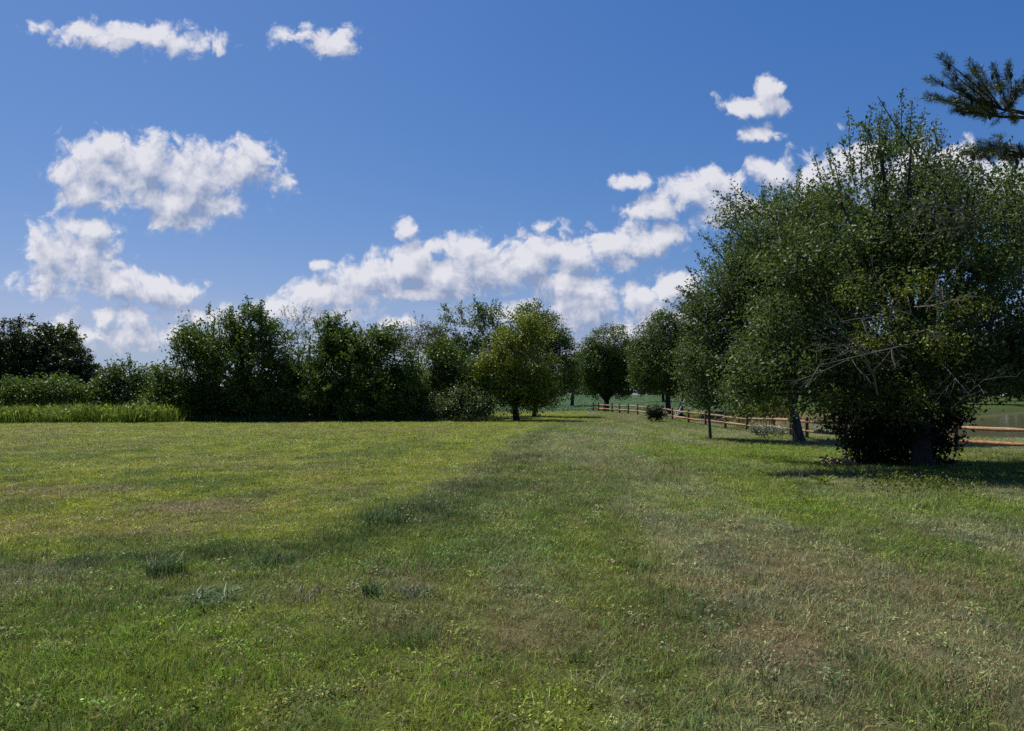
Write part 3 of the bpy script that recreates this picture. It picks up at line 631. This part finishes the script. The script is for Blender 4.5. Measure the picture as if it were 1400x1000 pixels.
tree('oval_tree', 'tall oval dense tree standing between the ball shaped tree and the apple trees', 'tree', (16.2, 76),
     [(905, 462, 36), (885, 488, 28), (925, 488, 30), (905, 500, 40), (882, 515, 24), (925, 518, 26), (908, 445, 22), (940, 470, 26)], G_DARK, bark=BARKD, leaf=.19, dens=5.5, per=14, lumps=.08, twig=.4, hole=.2, pxd=76, carve=.34, group=EG, trunk_r=.32, fork=2.6, shoots=60, shoot_len=.45)
tree('oval_tree', 'dark rounded tree half hidden right behind the tall oval tree', 'tree', (19.1, 84),
     [(955, 475, 36), (945, 505, 34), (970, 500, 30)], G_DARK, bark=BARKD, leaf=.2, dens=5, per=14, lumps=.1, pxd=84, carve=.34, group=EG, trunk_r=.32, fork=2.4)
# ---- dark bushes added to stop light leaking through the hedge foot
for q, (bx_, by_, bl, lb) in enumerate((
    (-23.6, 56.5, [(270, 560, 26), (295, 552, 26), (250, 562, 20)], 'added dark filler bush beneath the left side of the broad dark tree'),
    (-19.0, 57.5, [(345, 555, 28), (375, 560, 24), (320, 562, 22)], 'added dark filler bush beneath the right side of the broad dark tree'),
    (-15.6, 57.0, [(420, 555, 28), (398, 560, 24), (445, 562, 22)], 'added dark filler bush beneath the wispy tree'),
    (-11.6, 57.0, [(490, 555, 30), (470, 560, 24), (515, 562, 24)], 'added dark filler bush beneath the dense flat topped tree'),
    (-7.6, 58.0, [(565, 552, 32), (540, 560, 26), (592, 556, 26)], 'added dark filler bush below the reddish brown tree'),
    (-4.0, 58.5, [(630, 550, 30), (610, 545, 28), (648, 560, 20)], 'added dark filler bush below the tall airy tree'))):
    tree('added_dark_bush', lb, 'bush', (bx_, by_), bl, G_VINE, bark=BARKD, leaf=.24, dens=6, pxd=by_, carve=.3, trunk_r=.06, multi=3, fork=.5, group='dark filler bushes added in the hedgerow', hole=.2)
# ---- trees across the pond
for q, (bx_, by_, bl, mt, lb) in enumerate((
    (31, 150, [(905, 520, 16), (890, 522, 14)], G_DARK, 'small dark tree on the far side of the bean field'),
    (45, 128, [(1050, 500, 46), (1010, 510, 40), (1085, 515, 30)], G_DARK, 'dark spreading tree across the pond, seen under the left apple tree'),
    (62, 125, [(1200, 505, 42), (1160, 515, 34), (1240, 515, 34)], G_DARK, 'dark spreading tree across the pond, hidden behind the big apple tree'),
    (86, 140, [(1318, 500, 36), (1290, 518, 28), (1350, 515, 30)], G_DARK, 'dark tree on the far pond bank at the right edge'),
    (115, 170, [(1380, 505, 36), (1350, 522, 22), (1410, 520, 30)], G_MID, 'paler green tree farthest away on the right beyond the pond'))):
    tree('far_bank_tree', lb, 'tree', (bx_, by_), bl, mt, bark=BARKD, leaf=.42, dens=1.6, per=12, spread=.4, twig=1.1, pxd=by_, trunk_r=.35, group='trees on the far bank', inner=.3)
tree('willow_shrub', 'olive yellow willow shrub at the water edge behind the fence', 'bush', (17.3, 49.3),
     [(1055, 556, 26), (1030, 562, 20), (1078, 552, 20), (1042, 545, 16), (1085, 566, 14), (1015, 568, 16)], G_OLIVE, bark=BARKD, leaf=.2, aspect=.22, dens=7, spread=.2, droop=.9, pxd=49.5, trunk_r=.1, multi=5, fork=.6)

# ---- orchard trees
tree('apple_tree', 'smaller apple tree with slanting grey trunk by the fence, left of the big one', 'tree', (12.8, 32.6),
     [(985, 470, 50, 1, .5), (995, 405, 56, 1, .6), (1040, 330, 60, 1, 0), (1005, 292, 26, .7, .4), (1085, 300, 50, 1, .8), (1060, 400, 80, 1, 1.4), (965, 525, 34, 1, 0), (1015, 520, 42, 1, -.6), (1100, 470, 60, 1, .8), (948, 425, 26, 1, 0), (955, 490, 34, 1, .8), (1130, 380, 60, 1, 1.6), (1130, 300, 40)],
     G_APPLE, leaf=.12, dens=12, deep=1.5, per=40, spread=.2, twig=.75, shoots=190, shoot_len=.9, pxd=33, carve=.45, trunk_r=.24, fork=1.9, hole=.33, lumps=.25, ry=.9, group='apple trees by the fence')
big = tree('apple_tree', 'big ragged apple tree with dead grey branches at the right, a thick dark trunk beneath', 'tree', (10.55, 18.9),
     [(1180, 345, 80), (1260, 300, 78), (1335, 350, 82), (1232, 250, 40), (1150, 268, 36), (1120, 430, 84), (1250, 440, 105), (1350, 470, 95), (1190, 515, 62, .8), (1335, 515, 42, .6),
      (1078, 340, 58), (1070, 475, 58), (1035, 520, 34, .8), (1405, 300, 80), (1430, 430, 105), (1110, 520, 50, .7), (1400, 505, 50, .7), (1270, 540, 50, .8), (1160, 545, 36, .8), (1230, 555, 40, .7), (1205, 205, 15, 1.5), (1245, 198, 16, 1.5), (1290, 252, 32), (1010, 530, 34, .8), (1120, 380, 50)],
     G_APPLE, bark=BARKD, leaf=.098, dens=20, deep=3.0, per=46, spread=.17, twig=.7, shoots=320, shoot_len=.75, pxd=19.3, carve=.47, trunk_r=.25, fork=1.9, hole=.43, lumps=.35, ry=.95, group='apple trees by the fence')
boff = np.array(big.location)
# lighter leaf sprays on the near side
lv = Leaves(); 
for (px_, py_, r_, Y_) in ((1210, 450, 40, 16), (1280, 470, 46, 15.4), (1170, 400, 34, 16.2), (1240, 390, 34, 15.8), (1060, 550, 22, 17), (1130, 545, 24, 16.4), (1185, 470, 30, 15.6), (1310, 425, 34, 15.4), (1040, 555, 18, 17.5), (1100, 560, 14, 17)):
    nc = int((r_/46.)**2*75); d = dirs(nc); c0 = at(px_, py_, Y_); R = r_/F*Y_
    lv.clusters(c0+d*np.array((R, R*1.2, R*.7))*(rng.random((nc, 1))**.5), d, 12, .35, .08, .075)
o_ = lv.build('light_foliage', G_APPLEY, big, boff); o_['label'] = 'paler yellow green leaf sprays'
# upright leafy shoots along the top, each with its own stem
lv = Leaves()
for (x0, y0, x1, y1) in ((1165, 215, 1160, 155), (1185, 205, 1192, 145), (1200, 200, 1207, 140), (1215, 190, 1213, 158), (1232, 180, 1233, 122), (1240, 180, 1247, 138), (1252, 190, 1262, 150), (1276, 215, 1280, 160), (1283, 220, 1287, 178), (1150, 235, 1135, 205), (1130, 240, 1115, 215), (1225, 190, 1226, 150), (1178, 220, 1175, 180), (1265, 205, 1270, 172), (1305, 250, 1318, 222), (1195, 215, 1180, 165),
                         (1170, 230, 1150, 185), (1205, 210, 1200, 165), (1240, 210, 1222, 170), (1255, 215, 1252, 165), (1290, 240, 1300, 200), (1030, 275, 978, 262), (1040, 270, 1000, 252), (1345, 265, 1340, 235), (960, 390, 925, 392), (990, 330, 958, 318)):
    Y_ = 19+rng.uniform(-1.2, 1.2); p0, p1 = at(x0, y0+25, Y_), at(x1, y1, Y_+rng.uniform(-.3, .3)); cv = curve(p0, p1, 7, .04)
    tb = Tubes(); tb.add(cv, np.linspace(.018, .005, 7), 4); tb.build('shoot', BARK, big, boff)
    m_ = int(np.linalg.norm(p1-p0)*95); uu = rng.random(m_); pos = p0+(p1-p0)*uu[:, None]+rng.normal(0, .06, (m_, 3))
    sidev = dirs(m_); ax = unit(p1-p0)*.7+sidev*.8; l = .09*(.7+.5*rng.random(m_))
    lv.add(pos+sidev*.05, ax, rng.normal(0, .6, (m_, 3))+np.array((0, 0, .5)), l, l*.5, rng.random(m_), np.full(m_, rng.random()))
lv.build('shoot_leaves', G_APPLE, big, boff)
# dead branches
def dead(tb, p0, p1, r, lev, n=6):
    cv = curve(p0, p1, 8, .045); tb.add(cv, np.linspace(r, max(.0025, r*.3), 8), 5 if r > .012 else 3, .2)
    if lev <= 0: return
    L_ = np.linalg.norm(np.asarray(p1)-p0)
    for q in range(n):
        k = rng.integers(2, 8); s_ = cv[k]; d = unit(unit(np.asarray(p1)-p0)*.7+rng.normal(0, .45, 3))
        dead(tb, s_, s_+d*L_*rng.uniform(.18, .42), r*.5, lev-1, n-1)
for segs in (((1290, 248, 1200, 132, .030, 0), (1262, 212, 1275, 168, .012, 0), (1232, 178, 1216, 150, .008, 0), ), ((1345, 275, 1250, 282, .015, 2), (1400, 330, 1300, 285, .014, 2), (1390, 300, 1290, 315, .015, 2), (1360, 340, 1262, 300, .015, 2)),
             ((1250, 470, 1120, 500, .016, 2), (1240, 440, 1150, 440, .015, 2), (1260, 420, 1300, 380, .015, 2), (1230, 500, 1140, 470, .015, 2), (1280, 470, 1210, 400, .016, 2), (1200, 540, 1170, 470, .013, 2)), ((1300, 560, 1345, 520, .013, 2), (1290, 500, 1330, 545, .013, 2), (1250, 420, 1330, 400, .015, 2))):
    for (x0, y0, x1, y1, r, lev) in segs:
        tb = Tubes()
        yy = 18.6 if y0 < 260 else (15.4 if y0 < 350 else 14.0)
        dead(tb, at(x0, y0, yy+1.4 if y0 > 260 else 19.2), at(x1, y1, yy), r, lev)
        tb.build('dead_branch', DEAD if segs[0][1] > 260 else BARKD, big, boff)
# shrub skirt round the trunk
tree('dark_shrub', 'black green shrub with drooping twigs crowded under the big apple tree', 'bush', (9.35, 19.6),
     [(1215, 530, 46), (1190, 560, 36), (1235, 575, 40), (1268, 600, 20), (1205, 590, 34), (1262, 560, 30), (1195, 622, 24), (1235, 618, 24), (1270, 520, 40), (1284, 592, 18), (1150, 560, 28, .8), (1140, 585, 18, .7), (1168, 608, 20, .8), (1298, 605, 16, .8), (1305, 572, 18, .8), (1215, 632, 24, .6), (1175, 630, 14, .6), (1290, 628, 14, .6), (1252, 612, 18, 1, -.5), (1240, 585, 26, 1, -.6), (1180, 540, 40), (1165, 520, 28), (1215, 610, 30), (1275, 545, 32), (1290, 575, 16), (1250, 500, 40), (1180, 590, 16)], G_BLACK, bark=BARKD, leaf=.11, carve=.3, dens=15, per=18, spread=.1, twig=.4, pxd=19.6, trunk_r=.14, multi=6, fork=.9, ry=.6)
tree('sapling', 'thin leaning sapling trunk standing alone in front of the fence', 'tree', (9.0, 33.3),
     [(955, 545, 14), (972, 535, 18), (945, 530, 14), (985, 548, 12)], G_APPLE, bark=BARK, leaf=.10, dens=10, per=14, spread=.1, twig=.35, pxd=33.3, trunk_r=.075, fork=1.35, shoots=12, shoot_len=.5)
tree('round_bush', 'small round dark bush against the fence, behind the mown path', 'bush', (11.2, 57.5),
     [(893, 563, 8.5), (900, 562, 8.5), (888, 567, 6), (904, 567, 6), (896, 569, 6)], G_VINE, bark=BARKD, leaf=.13, dens=14, carve=.2, spread=.1, twig=.3, pxd=57.5, trunk_r=.04, multi=4, fork=.4, lumps=.1)
tree('variegated_shrub', 'low pale leaved shrub by the fence, left of the slanting trunk', 'bush', (12.3, 35.5),
     [(1040, 588, 9, .7), (1055, 590, 9, .7), (1070, 589, 8, .7), (1030, 587, 6, .7)], foliage_mat('leaf_pale', (.10, .14, .08), (.25, .28, .2), (.5, .5, .42), trans=.2), bark=BARK, leaf=.09, dens=26, per=8, spread=.07, twig=.2, pxd=35.5, trunk_r=.03, multi=4, fork=.2)

# ---- pine at the right edge
PINE = foliage_mat('pine_needle', (.035, .055, .012), (.08, .11, .02), (.17, .19, .04), trans=.15)
pbx, pby = 10.9, 14.2; pbz = tz(pbx, pby)
pine = thing('pine_tree', 'pine tree at the right edge, only its coned limbs reach into the sky', 'tree', (pbx, pby, pbz)); poff = np.array((pbx, pby, pbz))
tb = Tubes(); ptop = np.array((pbx+.1, pby, 11.5)); tb.add(curve((pbx, pby, pbz-.2), ptop, 12, .01), np.linspace(.24, .05, 12), 12, .1); lv = Leaves(); cones = Tubes()
def needles(p, d, n=110, ln=.12, width=.0028):
    t_ = rng.random(n)[:, None]; D = unit(np.asarray(d)*.75+rng.normal(0, .62, (n, 3)))
    base_ = p+np.asarray(d)*(t_-.6)*.3
    l = ln*(.7+.5*rng.random(n)); lv.add(base_+D*(l*.5)[:, None], D, rng.normal(0, 1, (n, 3)), l, np.full(n, width*1.6), rng.random(n), np.full(n, rng.random()))
limbs_px = [((1500, 175), (1370, 150), [(1290, 82), (1278, 110), (1302, 100), (1330, 88), (1336, 105), (1312, 120), (1325, 132)]),
            ((1500, 170), (1365, 160), [(1272, 136), (1290, 138), (1305, 140), (1318, 150), (1332, 150), (1340, 135), (1310, 152), (1325, 118), (1345, 120), (1350, 142)]),
            ((1500, 185), (1380, 150), [(1365, 120), (1375, 140), (1352, 158), (1385, 160), (1390, 120), (1360, 100), (1380, 95), (1400, 110)]),
            ((1500, 240), (1400, 215), [(1330, 202), (1345, 196), (1325, 210), (1340, 214), (1355, 205), (1372, 200), (1380, 215), (1395, 205)])]
for (a_, b_, tips) in limbs_px:
    pa = np.array((pbx, pby, at(a_[0], a_[1], pby)[2])); pb_ = at(b_[0], b_[1], 14.0); tb.add(curve(pa, pb_, 7, .04), np.linspace(.055, .022, 7), 7, .1)
    for (tx, ty) in tips:
        tp = at(tx, ty, 14+rng.uniform(-.5, .5)); cv = curve(pb_, tp, 6, .07); tb.add(cv, np.linspace(.016, .006, 6), 5)
        dd = unit(tp-pb_)
        for k in range(3): needles(cv[-1-(k % 4)] + rng.normal(0, .05, 3), dd if k < 2 else unit(dd+rng.normal(0, .5, 3)))
        needles(tp, dd)
        if rng.random() < .9:
            cp = tp+rng.normal(0, .03, 3)-dd*.08; tz_ = np.linspace(0, 1, 7)
            cones.add(cp[None]+np.array((.15, 0, -1.))[None]*(tz_*.13)[:, None], np.array([.008, .022, .028, .03, .026, .018, .006]), 8, .35)
tb.build('trunk', BARKD, pine, poff); lv.build('needles', PINE, pine, poff); cones.build('cones', noisy_mat('pine_cone', [(.03, .02, .014), (.09, .06, .04)], 40), pine, poff)

# ------------------------------------------------------------------ split rail fence
posts = [(811, 88), (818.5, 85), (827, 81.5), (837, 78.5), (847, 76), (859, 73), (872, 69.7), (886, 66.5), (902, 63.2), (919.5, 60.2), (941.5, 56), (964.6, 52.6), (991.5, 49), (1021, 45.6), (1057.7, 41.6), (1081, 38), (1103, 34.8), (1156.5, 31.7), (1224, 28.6), (1306.5, 25.4), (1408, 22.6)]
pp = [((q[0]-700)/F*q[1], q[1]) for q in posts]
fx, fy = pp[12]
fence = thing('rail_fence', 'rustic split rail wooden fence with two rails beside the pond', 'fence', (fx, fy, tz(fx, fy)))
foff = np.array(fence.location)
def bevel_post(x, y, z, ang, w, d, h):
    """hewn four sided post with weathered, slightly sloping top"""
    lv_ = [(-.3, 1.05), (0, 1.03), (h*.5, .97), (h*.93, .93), (h, .78)]
    V = []; c_, s_ = math.cos(ang), math.sin(ang); tl = rng.normal(0, .015, 2)
    prof = [(-.5, -.36), (-.36, -.5), (.36, -.5), (.5, -.36), (.5, .36), (.36, .5), (-.36, .5), (-.5, .36)]
    for zz, k in lv_:
        for (u_, v_) in prof:
            uu = u_*w*k*(1+rng.normal(0, .03)); vv = v_*d*k*(1+rng.normal(0, .03))
            V.append((x+uu*c_-vv*s_+tl[0]*zz, y+uu*s_+vv*c_+tl[1]*zz, z+zz+(rng.normal(0, .008) if zz == h else 0)))
    Q = [[r*8+q, r*8+(q+1) % 8, (r+1)*8+(q+1) % 8, (r+1)*8+q] for r in range(4) for q in range(8)]
    return np.array(V), np.array(Q), np.array([[32+q for q in range(8)]])
for q, (x_, y_) in enumerate(pp):
    z_ = tz(x_, y_); nxt = pp[min(q+1, len(pp)-1)]; prv = pp[max(q-1, 0)]
    ang = math.atan2(nxt[1]-prv[1], nxt[0]-prv[0])
    V, Q, T_ = bevel_post(x_, y_, z_, ang, .12, .15, 1.06+rng.normal(0, .015))
    mesh_np('post', V-foff, [Q, T_], WOODP, fence)
for q in range(len(pp)-1):
    a_, b_ = np.array(pp[q]), np.array(pp[q+1]); za, zb = tz(*a_), tz(*b_); dd = (b_-a_)/np.linalg.norm(b_-a_); sd2 = np.array((-dd[1], dd[0]))
    for hgt in (.40, .84):
        tb = Tubes(); o1, o2 = (.028 if q % 2 else -.028), (.028 if q % 2 else -.028)
        p0 = np.array((*(a_-dd*.10+sd2*o1), za+hgt+rng.normal(0, .015))); p1 = np.array((*(b_+dd*.10+sd2*o2), zb+hgt+rng.normal(0, .015)))
        cv = curve(p0, p1, 9, .007, -.012); rr = np.array([.026, .048, .060, .064, .060, .066, .060, .048, .026])*(1.12+.1*rng.random())
        tb.add(cv, rr, 6, .18); tb.build('rail', (WOOD, WOOD2, WOOD3, WOOD)[int(rng.integers(0, 4))], fence, foff, smooth=False)

# leaning pale pole and sticks behind the fence
px0, py0 = (928-700)/F*62, 62.
pole = Tubes(); bz = tz(px0-.3, py0)
pole.add(curve((px0-.35, py0, bz-.1), (px0+.75, py0+.3, bz+2.0), 8, .02), np.linspace(.085, .05, 8), 8, .15)
o_ = pole.build('leaning_pole', BIRCH); tag(o_, 'pale leaning bare trunk standing just behind the fence', 'dead trunk')
st = Tubes()
for k in range(7):
    p0 = np.array((px0-1.6+rng.random()*2.2, py0+rng.normal(0, .3), 0)); p0[2] = tz(p0[0], p0[1]); st.add(curve(p0, p0+np.array((rng.normal(0, .6), rng.normal(0, .3), rng.uniform(.25, .8))), 5, .1), np.linspace(.035, .015, 5), 5)
o_ = st.build('brush_pile', BIRCH); tag(o_, 'small pile of pale sticks behind the fence beside the leaning trunk', 'brush pile')

# ------------------------------------------------------------------ tufts and small plants
def mix_mat(name, c1, c2, straw=.0):
    return foliage_mat(name, c1, tuple((a+b)/2 for a, b in zip(c1, c2)), c2, trans=.25)
TUF = mix_mat('coarse_grass', (.045, .090, .030), (.15, .23, .085))
def tuft(px_, py_, rad, h, n, label, mat=TUF, wid=.009, lean=.7):
    x_, y_ = gpt(px_, py_); z_ = tz(x_, y_)
    V, Q, T3, rnd, tt = blades(n, rad, h*.5, h, wid, lean, .8, int(px_))
    o = mesh_np('grass_clump', V, [Q, T3], mat, attrs={'lr': rnd, 'cl': rnd}); o.location = (x_, y_, z_)
    return tag(o, label, 'grass clump', 'coarse grass clumps standing out of the turf')
tuft(228, 782, .17, .27, 260, 'dense dark blue green grass clump on the left near the mown edge')
tuft(508, 812, .10, .17, 120, 'small dark grass clump left of centre beside a bare brown patch')
tuft(285, 822, .22, .16, 150, 'flattened grey green grass clump lying lower right of the dense dark clump', lean=2.2)
tuft(575, 880, .16, .20, 110, 'wispy blue green grass clump in the dry patch at the lower centre', wid=.006)
tuft(568, 812, .20, .17, 90, 'row of pale upright blades right of the small dark clump', mix_mat('pale_blades', (.10, .13, .08), (.3, .32, .22)))
tuft(405, 818, .28, .16, 120, 'straw coloured grass clump at the edge of the brown patch', mix_mat('straw_blades', (.16, .13, .08), (.42, .36, .24)), wid=.006)
tuft(524, 715, .30, .24, 260, 'long dark grass clump on the ridge between field and mown path')
tuft(590, 700, .32, .22, 220, 'second long grass clump on the ridge, farther along toward the hedgerow', mix_mat('ridge_blades', (.05, .08, .04), (.14, .18, .09)))
tuft(375, 770, .22, .18, 180, 'medium dark grass clump between the dense clump and the ridge')
# broad leaved plant at the shadow edge
x_, y_ = gpt(1126, 668, -.08); z_ = tz(x_, y_); lv = Leaves()
for k in range(9):
    an = k*.75+.3; d = np.array((math.cos(an), math.sin(an), .45+.35*rng.random())); n_ = 1
    for s_ in (0.12, .22):
        lv.add(np.array([[x_, y_, z_+.03]])+unit(d)*s_, d[None], np.array([[0, 0, 1.]])+rng.normal(0, .2, (1, 3)), np.array([.24-s_*.2]), np.array([.10]), rng.random(1), rng.random(1))
o_ = lv.build('broadleaf_plant', G_APPLEY, None, (x_, y_, z_)); o_.location = (x_, y_, z_); tag(o_, 'single broad leaved weed at the front edge of the apple tree shadow', 'weed')
# low seedlings in the shade
lv = Leaves()
for k in range(150):
    q_ = rng.random(); sx = rng.normal(1265, 34) if q_ < .7 else rng.uniform(1150, 1346); sy = rng.normal(669, 9)
    x2, y2 = gpt(sx, max(640, sy), -.08); C = np.array([[x2, y2, tz(x2, y2)+.10*rng.random()+.06]])
    lv.clusters(C, np.array([[0, 0, 1.]]), 12, .14, .06, .055)
o_ = lv.build('seedling_patch', G_APPLEY, None, (0, 0, 0)); tag(o_, kind='stuff')
# leaf litter / rotten wood heap
x0, y0 = gpt(1146, 636, -.1); tbh = Tubes()
for k in range(70):
    p0 = np.array((x0+rng.normal(0, .28), y0+rng.normal(0, .2), 0)); p0[2] = tz(p0[0], p0[1])+abs(rng.normal(0, .09)); d = rng.normal(0, 1, 3)*np.array((1, 1, .3)); L_ = rng.uniform(.08, .22)
    tbh.add(curve(p0, p0+unit(d)*L_, 4, .1), np.array([.02, .035, .03, .012])*rng.uniform(.5, 1.2), 5, .4)
o_ = tbh.build('wood_debris', noisy_mat('rotten_wood', [(.12, .07, .045), (.32, .22, .15), (.5, .42, .34)], 9), smooth=False); tag(o_, 'heap of pale broken rotten wood in the shade left of the big trunk', 'debris')

# tall weeds along the hedge foot, bean rows in the far field, reeds along the bank
n = 3400; wx = rng.uniform(-40, -23.5, n); wy = rng.uniform(49.2, 53.5, n)
n2_ = 2000; wx2 = rng.uniform(-24, -1, n2_); wy2 = rng.uniform(51.6, 53, n2_)
wx = np.concatenate([wx, wx2]); wy = np.concatenate([wy, wy2]); n = len(wx)
hv = fbm(wx*.55, wy*1.3, 171, 3); hs = (.35+1.25*hv)*np.where(np.arange(n) < 3400, 14+9*rng.random(n), 4+9*rng.random(n)*hv); cw = np.where((np.arange(n) < 3400)[:, None], np.array((.15, .21, .025)), np.array((.06, .09, .02)))
g2 = scatter('tall_weeds', TUFTS, np.stack([wx, wy, terrain(wx, wy)-.02], 1), rng.random(n)*6.28, rng.normal(0, .1, (n, 2)), np.stack([hs*.35+1.5, hs*.35+1.5, hs*1.0], 1), pick(['long', 'mixed', 'weed'], n), cw*(.6+.8*rng.random((n, 1)))); tag(g2, kind='stuff')
rows = []
for k, yy in enumerate(np.arange(94, 262, 1.6)):
    if 102.5 < yy < 112.5: continue
    m_ = int(46 if yy < 150 else 30); xx = rng.uniform(-.12*yy-4, .30*yy, m_*3); rows.append(np.stack([xx, yy+rng.normal(0, .12, m_*3)], 1))
bp_ = np.concatenate(rows); bp_ = bp_[bp_[:, 0] < 28+.0*bp_[:, 1]+(bp_[:, 1]-92)*.4]; n = len(bp_)
g3 = scatter('bean_crop', TUFTS, np.stack([bp_[:, 0], bp_[:, 1], terrain(bp_[:, 0], bp_[:, 1])], 1), rng.random(n)*6.28, np.zeros((n, 2)), np.stack([5+3*rng.random(n)]*2+[6+2*rng.random(n)], 1), pick(['weed'], n), np.array((.075, .15, .060))*(.7+.6*rng.random((n, 1)))); tag(g3, kind='stuff')

# far wood behind the field: reads as one mass
lv = Leaves(); tbw = Tubes()
for (x0, x1, y0, hgt) in ((-60, 130, 285, 9), (90, 330, 300, 13)):
    for xx in np.arange(x0, x1, 6.5):
        yy = y0+rng.uniform(-8, 8); hh_ = hgt*rng.uniform(.75, 1.15); r_ = hh_*.42; bz = tz(xx, yy); c0 = np.array((xx, yy, bz+hh_*.46)); d = dirs(90, -1)
        lv.clusters(c0+d*np.array((r_, r_, hh_*.5))*(1-.3*rng.random((90, 1))), d, 9, 2.2, .7, 1.1)
        tbw.add(curve((xx, yy, bz-.2), (xx, yy, bz+hh_*.7), 4, .02), np.linspace(.3, .12, 4), 5)
wd = lv.build('far_wood', G_DARK, None, (0, 0, 0)); tag(wd, kind='stuff')
wt_ = tbw.build('far_wood_trunks', BARKD, wd)
